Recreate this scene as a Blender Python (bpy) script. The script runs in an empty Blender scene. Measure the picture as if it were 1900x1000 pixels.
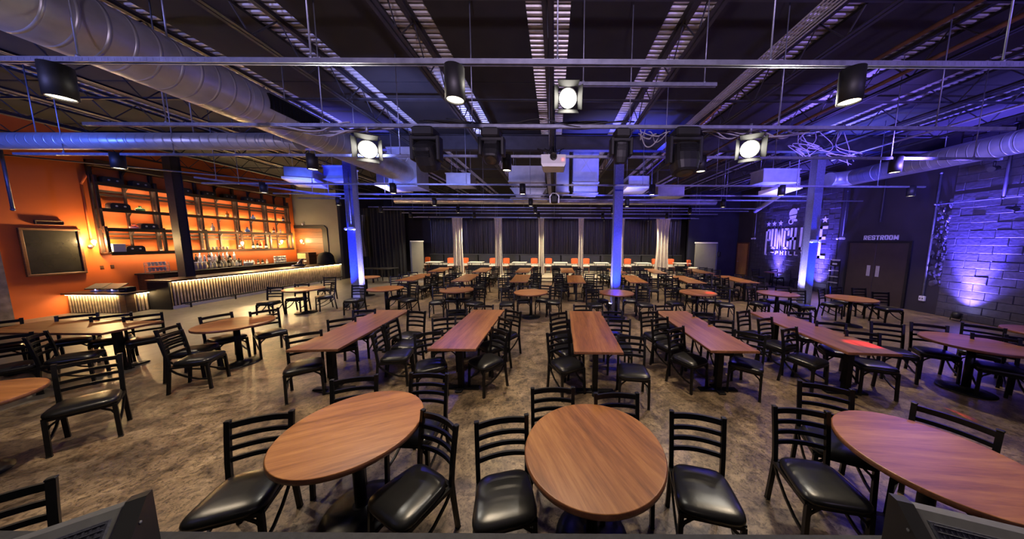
import bpy, math, random
from mathutils import Vector, Matrix, Euler
sc = bpy.context.scene
COL = sc.collection
PI = math.pi
R = math.radians

# ------------------------------------------------------------------ helpers
class MB:
    """collects shapes and links them as one mesh object"""
    def __init__(s): s.v = []; s.f = []; s.m = []; s.sm = []
    def add(s, vs, fs, smooth=False, mi=0):
        o = len(s.v); s.v += [tuple(v) for v in vs]
        for f in fs: s.f.append([o+i for i in f]); s.sm.append(smooth); s.m.append(mi)
    def box(s, x0, x1, y0, y1, z0, z1, M=None, mi=0, b=0):
        if b:
            return s.cbox(x0, x1, y0, y1, z0, z1, b, M, mi)
        vs = [Vector((x, y, z)) for z in (z0, z1) for y in (y0, y1) for x in (x0, x1)]
        if M: vs = [M @ v for v in vs]
        s.add(vs, [(0,2,3,1),(4,5,7,6),(0,1,5,4),(2,6,7,3),(0,4,6,2),(1,3,7,5)], mi=mi)
    def cbox(s, x0, x1, y0, y1, z0, z1, b, M=None, mi=0):
        # box with all twelve edges chamfered
        cx, cy, cz = (x0+x1)/2, (y0+y1)/2, (z0+z1)/2
        hx, hy, hz = (x1-x0)/2, (y1-y0)/2, (z1-z0)/2
        rings = []
        for (k, z) in ((b, -hz), (0, -hz+b), (0, hz-b), (b, hz)):
            a, c = hx-k, hy-k
            rings.append([(cx+p, cy+q, cz+z) for p, q in ((-a+b,-c),(a-b,-c),(a,-c+b),(a,c-b),(a-b,c),(-a+b,c),(-a,c-b),(-a,-c+b))])
        s.loft(rings, M=M, mi=mi)
    def loft(s, rings, M=None, cap=True, smooth=False, mi=0, closed=True):
        n = len(rings[0]); vs = [Vector(p) for r in rings for p in r]
        if M: vs = [M @ v for v in vs]
        fs = []
        for i in range(len(rings)-1):
            for j in range(n if closed else n-1):
                k = (j+1) % n
                fs.append((i*n+j, i*n+k, (i+1)*n+k, (i+1)*n+j))
        s.add(vs, fs, smooth, mi)
        if cap:
            o = len(s.v)-len(vs)
            s.f.append([o+j for j in reversed(range(n))]); s.sm.append(False); s.m.append(mi)
            s.f.append([o+(len(rings)-1)*n+j for j in range(n)]); s.sm.append(False); s.m.append(mi)
    def tube(s, pts, w, h=None, n=4, up=(0,0,1), smooth=None, mi=0, cap=True):
        """square (n=4) or round bar following points; w = full width, h = full height"""
        h = h or w; pts = [Vector(p) for p in pts]; rings = []
        for i, p in enumerate(pts):
            d = (pts[min(i+1, len(pts)-1)]-pts[max(i-1, 0)]).normalized()
            u = Vector(up)
            if abs(d.dot(u)) > .95: u = Vector((0,1,0)) if abs(d.y) < .9 else Vector((1,0,0))
            a = d.cross(u).normalized(); b = a.cross(d).normalized()
            if n == 4: rings.append([p+a*x*w/2+b*y*h/2 for x, y in ((-1,-1),(1,-1),(1,1),(-1,1))])
            else: rings.append([p+a*math.cos(2*PI*k/n)*w/2+b*math.sin(2*PI*k/n)*h/2 for k in range(n)])
        s.loft(rings, smooth=(n > 6) if smooth is None else smooth, mi=mi, cap=cap)
    def cyl(s, p, q, r, n=20, r2=None, cap=True, mi=0):
        p, q = Vector(p), Vector(q); d = (q-p).normalized()
        u = Vector((0,0,1)) if abs(d.z) < .9 else Vector((0,1,0))
        a = d.cross(u).normalized(); b = a.cross(d).normalized(); r2 = r if r2 is None else r2
        s.loft([[c+a*math.cos(2*PI*k/n)*rr+b*math.sin(2*PI*k/n)*rr for k in range(n)] for c, rr in ((p, r), (q, r2))], smooth=True, cap=cap, mi=mi)
    def lathe(s, prof, n=24, M=None, smooth=True, cap=True, mi=0):
        s.loft([[(r*math.cos(2*PI*k/n), r*math.sin(2*PI*k/n), z) for k in range(n)] for r, z in prof], M=M, smooth=smooth, cap=cap, mi=mi)
    def prism(s, poly, z0, z1, M=None, mi=0):
        s.loft([[(x, y, z0) for x, y in poly], [(x, y, z1) for x, y in poly]], M=M, mi=mi)
    def build(s, name, mat, parent=None, loc=None):
        me = bpy.data.meshes.new(name); me.from_pydata(s.v, [], s.f)
        me.polygons.foreach_set('use_smooth', s.sm)
        mats = mat if isinstance(mat, (list, tuple)) else [mat]
        for m in mats: me.materials.append(m)
        if len(mats) > 1: me.polygons.foreach_set('material_index', s.m)
        me.update()
        o = bpy.data.objects.new(name, me); COL.objects.link(o)
        if parent: o.parent = parent
        if loc: o.location = loc
        return o

def thing(name, label, cat, loc=(0,0,0), rz=0, group=None):
    o = bpy.data.objects.new(name, None); COL.objects.link(o); o.empty_display_size = .1
    o.location = loc; o.rotation_euler = (0,0,rz)
    return tag(o, label, cat, group)
def tag(o, label, cat, group=None):
    o['label'] = label; o['category'] = cat
    if group: o['group'] = group
    return o
def struct(o): o['kind'] = 'structure'; return o
KIDS = {}
def children(o):
    return [c for c in bpy.data.objects if c.parent == o]
def dup(proto, loc, rz, label, group=None, kids=None):
    r = proto.copy(); COL.objects.link(r); r.location = loc; r.rotation_euler = (0,0,rz); r['label'] = label
    if group: r['group'] = group
    for c, sub in kids:
        d = c.copy(); COL.objects.link(d); d.parent = r
        for g in sub:
            e = g.copy(); COL.objects.link(e); e.parent = d
    return r
def family(o): return [(c, children(c)) for c in children(o)]

# ------------------------------------------------------------------ materials
def srgb(r, g, b):
    f = lambda c: (c/255/12.92 if c/255 <= .04045 else ((c/255+.055)/1.055)**2.4)
    return (f(r), f(g), f(b))
def nodes(name):
    m = bpy.data.materials.new(name); m.use_nodes = True
    t = m.node_tree; b = t.nodes['Principled BSDF']
    return m, t, b
def N(t, typ, **kw):
    n = t.nodes.new(typ)
    for k, v in kw.items():
        if hasattr(n, k): setattr(n, k, v)
        else: n.inputs[k.replace('_', ' ')].default_value = v
    return n
def ramp(t, stops, src, interp='LINEAR'):
    r = N(t, 'ShaderNodeValToRGB'); e = r.color_ramp.elements; r.color_ramp.interpolation = interp
    while len(e) < len(stops): e.new(.5)
    for i, (p, c) in enumerate(stops): e[i].position = p; e[i].color = (*c, 1)
    t.links.new(src, r.inputs[0]); return r
def plain(name, col, rough=.5, metal=0, var=.12, scale=6, bump=0, spec=.5, coat=0):
    m, t, b = nodes(name)
    tc = N(t, 'ShaderNodeTexCoord'); n = N(t, 'ShaderNodeTexNoise', Scale=scale, Detail=4.0)
    t.links.new(tc.outputs['Object'], n.inputs['Vector'])
    r = ramp(t, [(.25, [c*(1-var) for c in col]), (.75, [min(1, c*(1+var)) for c in col])], n.outputs['Fac'])
    t.links.new(r.outputs[0], b.inputs['Base Color'])
    b.inputs['Roughness'].default_value = rough; b.inputs['Metallic'].default_value = metal
    b.inputs['Specular IOR Level'].default_value = spec; b.inputs['Coat Weight'].default_value = coat
    if bump:
        bp = N(t, 'ShaderNodeBump', Strength=bump, Distance=.02); t.links.new(n.outputs['Fac'], bp.inputs['Height'])
        t.links.new(bp.outputs[0], b.inputs['Normal'])
    return m
def emit(name, col, strength):
    m, t, b = nodes(name)
    b.inputs['Base Color'].default_value = (*col, 1); b.inputs['Emission Color'].default_value = (*col, 1)
    b.inputs['Emission Strength'].default_value = strength; return m
def wood(name, dark, mid, light, rough=.42, axis=0, scale=1.0, coat=.25):
    m, t, b = nodes(name)
    tc = N(t, 'ShaderNodeTexCoord'); oi = N(t, 'ShaderNodeObjectInfo')
    ad = N(t, 'ShaderNodeVectorMath', operation='ADD'); mu = N(t, 'ShaderNodeVectorMath', operation='SCALE')
    cm = N(t, 'ShaderNodeCombineXYZ'); t.links.new(oi.outputs['Random'], cm.inputs[0]); t.links.new(oi.outputs['Random'], cm.inputs[1])
    t.links.new(cm.outputs[0], mu.inputs[0]); mu.inputs['Scale'].default_value = 17.0
    t.links.new(tc.outputs['Object'], ad.inputs[0]); t.links.new(mu.outputs[0], ad.inputs[1])
    mp = N(t, 'ShaderNodeMapping'); sx = [9*scale, 9*scale, 9*scale]; sx[axis] = .75*scale; mp.inputs['Scale'].default_value = sx
    t.links.new(ad.outputs[0], mp.inputs['Vector'])
    n1 = N(t, 'ShaderNodeTexNoise', Scale=1.6, Detail=6.0, Roughness=.65, Distortion=.35); t.links.new(mp.outputs[0], n1.inputs['Vector'])
    n2 = N(t, 'ShaderNodeTexNoise', Scale=9.0, Detail=3.0, Roughness=.6); t.links.new(mp.outputs[0], n2.inputs['Vector'])
    # plank bands across the grain
    sp = N(t, 'ShaderNodeSeparateXYZ'); t.links.new(ad.outputs[0], sp.inputs[0])
    fl = N(t, 'ShaderNodeMath', operation='MULTIPLY'); fl.inputs[1].default_value = 7.2; t.links.new(sp.outputs[1 if axis == 0 else 0], fl.inputs[0])
    fo = N(t, 'ShaderNodeMath', operation='FLOOR'); t.links.new(fl.outputs[0], fo.inputs[0])
    wn = N(t, 'ShaderNodeTexWhiteNoise', noise_dimensions='1D'); t.links.new(fo.outputs[0], wn.inputs['W'])
    m1 = N(t, 'ShaderNodeMath', operation='MULTIPLY_ADD'); t.links.new(n2.outputs['Fac'], m1.inputs[0]); m1.inputs[1].default_value = .35; t.links.new(n1.outputs['Fac'], m1.inputs[2])
    m2 = N(t, 'ShaderNodeMath', operation='MULTIPLY_ADD'); t.links.new(wn.outputs['Value'], m2.inputs[0]); m2.inputs[1].default_value = .16; t.links.new(m1.outputs[0], m2.inputs[2])
    r = ramp(t, [(.48, dark), (.72, mid), (.98, light)], m2.outputs[0])
    hs = N(t, 'ShaderNodeHueSaturation'); t.links.new(r.outputs[0], hs.inputs['Color'])
    mr = N(t, 'ShaderNodeMapRange'); mr.inputs['To Min'].default_value = .62; mr.inputs['To Max'].default_value = 1.12
    t.links.new(oi.outputs['Random'], mr.inputs['Value']); t.links.new(mr.outputs[0], hs.inputs['Value'])
    t.links.new(hs.outputs[0], b.inputs['Base Color'])
    b.inputs['Roughness'].default_value = rough; b.inputs['Coat Weight'].default_value = coat*.5; b.inputs['Coat Roughness'].default_value = .3
    bp = N(t, 'ShaderNodeBump', Strength=.08, Distance=.004); t.links.new(n2.outputs['Fac'], bp.inputs['Height']); t.links.new(bp.outputs[0], b.inputs['Normal'])
    return m

def floor_mat():
    m, t, b = nodes('stained_concrete')
    tc = N(t, 'ShaderNodeTexCoord')
    n1 = N(t, 'ShaderNodeTexNoise', Scale=.55, Detail=7.0, Roughness=.62, Distortion=.6); n2 = N(t, 'ShaderNodeTexNoise', Scale=4.2, Detail=9.0, Roughness=.72, Distortion=.5)
    n3 = N(t, 'ShaderNodeTexNoise', Scale=24.0, Detail=6.0, Roughness=.78, Distortion=.8)
    for n in (n1, n2, n3): t.links.new(tc.outputs['Object'], n.inputs['Vector'])
    r1 = ramp(t, [(.36, (.075, .056, .040)), (.5, (.205, .150, .098)), (.66, (.36, .275, .180))], n2.outputs['Fac'])
    r0 = ramp(t, [(.36, (.50, .49, .52)), (.64, (1.2, 1.13, 1.0))], n1.outputs['Fac'])
    mx = N(t, 'ShaderNodeMix', data_type='RGBA', blend_type='MULTIPLY'); mx.inputs[0].default_value = .85
    t.links.new(r1.outputs[0], mx.inputs[6]); t.links.new(r0.outputs[0], mx.inputs[7])
    r3 = ramp(t, [(.41, (.22, .20, .20)), (.50, (1, 1, 1)), (.7, (1.12, 1.1, 1.06))], n3.outputs['Fac'])
    m2 = N(t, 'ShaderNodeMix', data_type='RGBA', blend_type='MULTIPLY'); m2.inputs[0].default_value = .8
    t.links.new(mx.outputs[2], m2.inputs[6]); t.links.new(r3.outputs[0], m2.inputs[7])
    # thin cracks
    vo = N(t, 'ShaderNodeTexVoronoi', feature='DISTANCE_TO_EDGE', Scale=.8)
    ds = N(t, 'ShaderNodeMixRGB'); ds.inputs[0].default_value = .12; t.links.new(tc.outputs['Object'], ds.inputs[1]); t.links.new(n2.outputs['Color'], ds.inputs[2]); t.links.new(ds.outputs[0], vo.inputs['Vector'])
    rc = ramp(t, [(0, (.55, .52, .5)), (.006, (1, 1, 1))], vo.outputs['Distance'])
    m3 = N(t, 'ShaderNodeMix', data_type='RGBA', blend_type='MULTIPLY'); m3.inputs[0].default_value = .6
    t.links.new(m2.outputs[2], m3.inputs[6]); t.links.new(rc.outputs[0], m3.inputs[7])
    # smoother grey slab along the bar
    sp = N(t, 'ShaderNodeSeparateXYZ'); t.links.new(tc.outputs['Object'], sp.inputs[0])
    cp = N(t, 'ShaderNodeMath', operation='LESS_THAN'); t.links.new(sp.outputs[0], cp.inputs[0]); cp.inputs[1].default_value = -7.1
    m4 = N(t, 'ShaderNodeMix', data_type='RGBA'); t.links.new(cp.outputs[0], m4.inputs[0]); t.links.new(m3.outputs[2], m4.inputs[6])
    r4 = ramp(t, [(.3, (.105, .095, .082)), (.7, (.185, .168, .145))], n1.outputs['Fac']); t.links.new(r4.outputs[0], m4.inputs[7])
    t.links.new(m4.outputs[2], b.inputs['Base Color'])
    rr = N(t, 'ShaderNodeMapRange'); rr.inputs['To Min'].default_value = .2; rr.inputs['To Max'].default_value = .52
    t.links.new(n2.outputs['Fac'], rr.inputs['Value']); t.links.new(rr.outputs[0], b.inputs['Roughness'])
    bp = N(t, 'ShaderNodeBump', Strength=.16, Distance=.01); t.links.new(n3.outputs['Fac'], bp.inputs['Height']); t.links.new(bp.outputs[0], b.inputs['Normal'])
    return m
def spiral_metal(name, col=(.55,.56,.6)):
    m, t, b = nodes(name)
    tc = N(t, 'ShaderNodeTexCoord'); w = N(t, 'ShaderNodeTexWave', wave_type='BANDS', bands_direction='Z', Scale=1.9, Distortion=0.0)
    t.links.new(tc.outputs['Object'], w.inputs['Vector'])
    n = N(t, 'ShaderNodeTexNoise', Scale=5.0, Detail=5.0); t.links.new(tc.outputs['Object'], n.inputs['Vector'])
    r = ramp(t, [(.3, [c*.75 for c in col]), (.7, col)], n.outputs['Fac']); t.links.new(r.outputs[0], b.inputs['Base Color'])
    b.inputs['Metallic'].default_value = .55; b.inputs['Roughness'].default_value = .38
    rp = ramp(t, [(.0, (0,0,0)), (.93, (0,0,0)), (1, (1,1,1))], w.outputs['Fac'])
    bp = N(t, 'ShaderNodeBump', Strength=.5, Distance=.02); t.links.new(rp.outputs[0], bp.inputs['Height']); t.links.new(bp.outputs[0], b.inputs['Normal'])
    return m

M = {}
M['floor'] = floor_mat()
M['black_metal'] = plain('black_metal', (.0055,.0055,.0065), .38, 0, .2, 20, spec=.28)
M['vinyl'] = plain('black_vinyl', (.008,.008,.009), .31, 0, .25, 40, bump=.03, spec=.5)
M['top'] = wood('table_wood', (.125,.042,.010), (.275,.103,.027), (.42,.185,.056))
M['top_edge'] = wood('table_edge_wood', (.10,.036,.018), (.20,.075,.035), (.30,.12,.06))
M['orange'] = plain('orange_paint', (.60,.125,.018), .6, 0, .10, 1.2, bump=.02)
M['grey_wall'] = plain('grey_green_paint', (.115,.108,.088), .7, 0, .1, 1.5)
M['old_wall'] = plain('bare_plaster', (.25,.21,.18), .85, 0, .45, 6, bump=.3)
M['dark_wall'] = plain('dark_wall_paint', (.026,.022,.032), .62, 0, .2, 2)
M['navy_wall'] = plain('navy_paint', (.016,.016,.034), .6, 0, .2, 2)
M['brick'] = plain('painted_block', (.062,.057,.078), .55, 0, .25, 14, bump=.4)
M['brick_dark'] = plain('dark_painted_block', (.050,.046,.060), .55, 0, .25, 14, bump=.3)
M['deck'] = plain('galvanised_deck', (.50,.48,.47), .42, .45, .25, 5)
M['board'] = plain('ceiling_board', (.011,.009,.009), .85, 0, .35, 3, bump=.05)
M['steel'] = plain('painted_steel', (.030,.028,.034), .5, .2, .3, 6)
M['strut'] = plain('zinc_strut', (.24,.25,.33), .45, .7, .25, 12)
M['duct'] = spiral_metal('spiral_duct_metal')
M['sheet'] = plain('sheet_metal', (.42,.43,.48), .42, .6, .15, 5)
M['column_dark'] = plain('dark_column_paint', (.020,.018,.026), .5, 0, .3, 20)
M['sign_white'] = plain('white_sign_letters', (.86,.86,.88), .45, 0, .03, 8)
M['column'] = plain('column_paint', (.085,.085,.11), .5, 0, .3, 30, bump=.1)
M['fixture'] = plain('black_fixture', (.006,.006,.007), .55, .1, .25, 15)
M['lamp'] = emit('lamp_disc', (1.0,.86,.62), 5.0)
M['hot'] = emit('hot_lens', (1.0,.95,.82), 12.0)
M['bulb'] = emit('bulb_glass', (1.0,.74,.34), 45.0)
M['led'] = emit('warm_led_strip', (1.0,.72,.34), 28.0)
M['led_shelf'] = emit('shelf_led', (1.0,.66,.30), 10.0)
M['blue_lens'] = emit('blue_lens', (.42,.40,1.0), 30.0)
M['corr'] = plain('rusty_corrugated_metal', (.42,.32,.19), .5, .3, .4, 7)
M['corr_shade'] = plain('shaded_groove', (.055,.034,.016), .65, .1, .4, 9)  # darker groove colour stands in for shade between the ridges
M['bar_wood'] = wood('bar_top_wood', (.03,.016,.009), (.075,.04,.02), (.13,.07,.036), rough=.3, axis=1)
M['shelf_wood'] = wood('shelf_wood', (.014,.0055,.003), (.036,.014,.007), (.07,.028,.013), rough=.55, axis=1, coat=0)
M['drape'] = plain('cream_drape', (.60,.53,.42), .9, 0, .12, 8)
M['curtain'] = plain('black_curtain', (.020,.0175,.014), .30, 0, .3, 10, spec=.8)
M['black_cloth'] = plain('black_cloth', (.005,.005,.005), .9, 0, .3, 8)
M['leather'] = plain('charcoal_leather', (.030,.029,.027), .42, 0, .2, 25)
M['cream'] = plain('cream_vinyl', (.62,.57,.46), .5, 0, .08, 10)
M['white_top'] = plain('white_laminate', (.72,.68,.56), .35, 0, .05, 6)
M['orange_cloth'] = plain('orange_upholstery', (.64,.10,.014), .6, 0, .15, 30, bump=.05)
M['chair_wood'] = wood('chair_wood', (.10,.03,.012), (.21,.07,.028), (.32,.12,.05), rough=.5, coat=0)
M['oak_door'] = wood('oak_door_wood', (.36,.16,.045), (.50,.235,.075), (.60,.31,.11), rough=.45, axis=2, coat=.1)
M['brown_door'] = plain('brown_door_paint', (.038,.027,.024), .5, 0, .15, 4)
M['panel'] = plain('beige_panel', (.20,.185,.13), .6, 0, .08, 3)
M['white_paint'] = plain('white_wall_paint', (.74,.72,.78), .6, 0, .12, 12)
M['white_plastic'] = plain('white_plastic', (.62,.62,.64), .4, 0, .05, 8)
M['plate'] = plain('brushed_plate', (.50,.50,.52), .38, .5, .1, 20)
M['screen'] = plain('dark_glass_screen', (.022,.020,.016), .2, 0, .3, 3, spec=.6)
M['frame_wood'] = wood('frame_wood', (.06,.021,.007), (.12,.042,.013), (.17,.062,.02), rough=.5, coat=0)
M['platform'] = plain('platform_carpet', (.30,.25,.17), .8, 0, .15, 8)
M['stage'] = plain('black_stage_deck', (.020,.020,.024), .8, 0, .4, 25, bump=.2)
M['pipe'] = plain('brown_pipe', (.13,.055,.03), .5, .3, .3, 8)
M['cable'] = plain('grey_cable', (.30,.29,.34), .6, 0, .2, 20)
M['black_cable'] = plain('black_cable', (.010,.010,.010), .5, 0, .2, 20)
M['grille'] = plain('speaker_grille', (.035,.036,.055), .6, .3, .4, 90, bump=.2)
M['grey_trim'] = plain('grey_speaker_rim', (.10,.10,.105), .6, 0, .15, 20)
def glass_mat(name, col):
    m, t, b = nodes(name); tc = N(t, 'ShaderNodeTexCoord'); n = N(t, 'ShaderNodeTexNoise', Scale=8.0); t.links.new(tc.outputs['Object'], n.inputs['Vector'])
    r = ramp(t, [(.3, [c*.85 for c in col]), (.7, col)], n.outputs['Fac']); t.links.new(r.outputs[0], b.inputs['Base Color'])
    b.inputs['Roughness'].default_value = .12; b.inputs['Transmission Weight'].default_value = .55; b.inputs['IOR'].default_value = 1.45; return m
M['clear'] = glass_mat('clear_glass', (.85,.85,.85))
M['amber'] = glass_mat('amber_glass', (.40,.15,.04)); M['green'] = glass_mat('green_glass', (.10,.30,.08))
M['dark_glass'] = glass_mat('dark_bottle_glass', (.05,.045,.03)); M['red_glass'] = glass_mat('red_glass', (.45,.03,.02)); M['blue_glass'] = glass_mat('blue_glass', (.10,.20,.55))
M['paper'] = plain('paper_label', (.66,.62,.52), .7, 0, .08, 12)
M['tan_can'] = plain('tan_canister', (.52,.40,.26), .5, 0, .1, 10)
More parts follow.
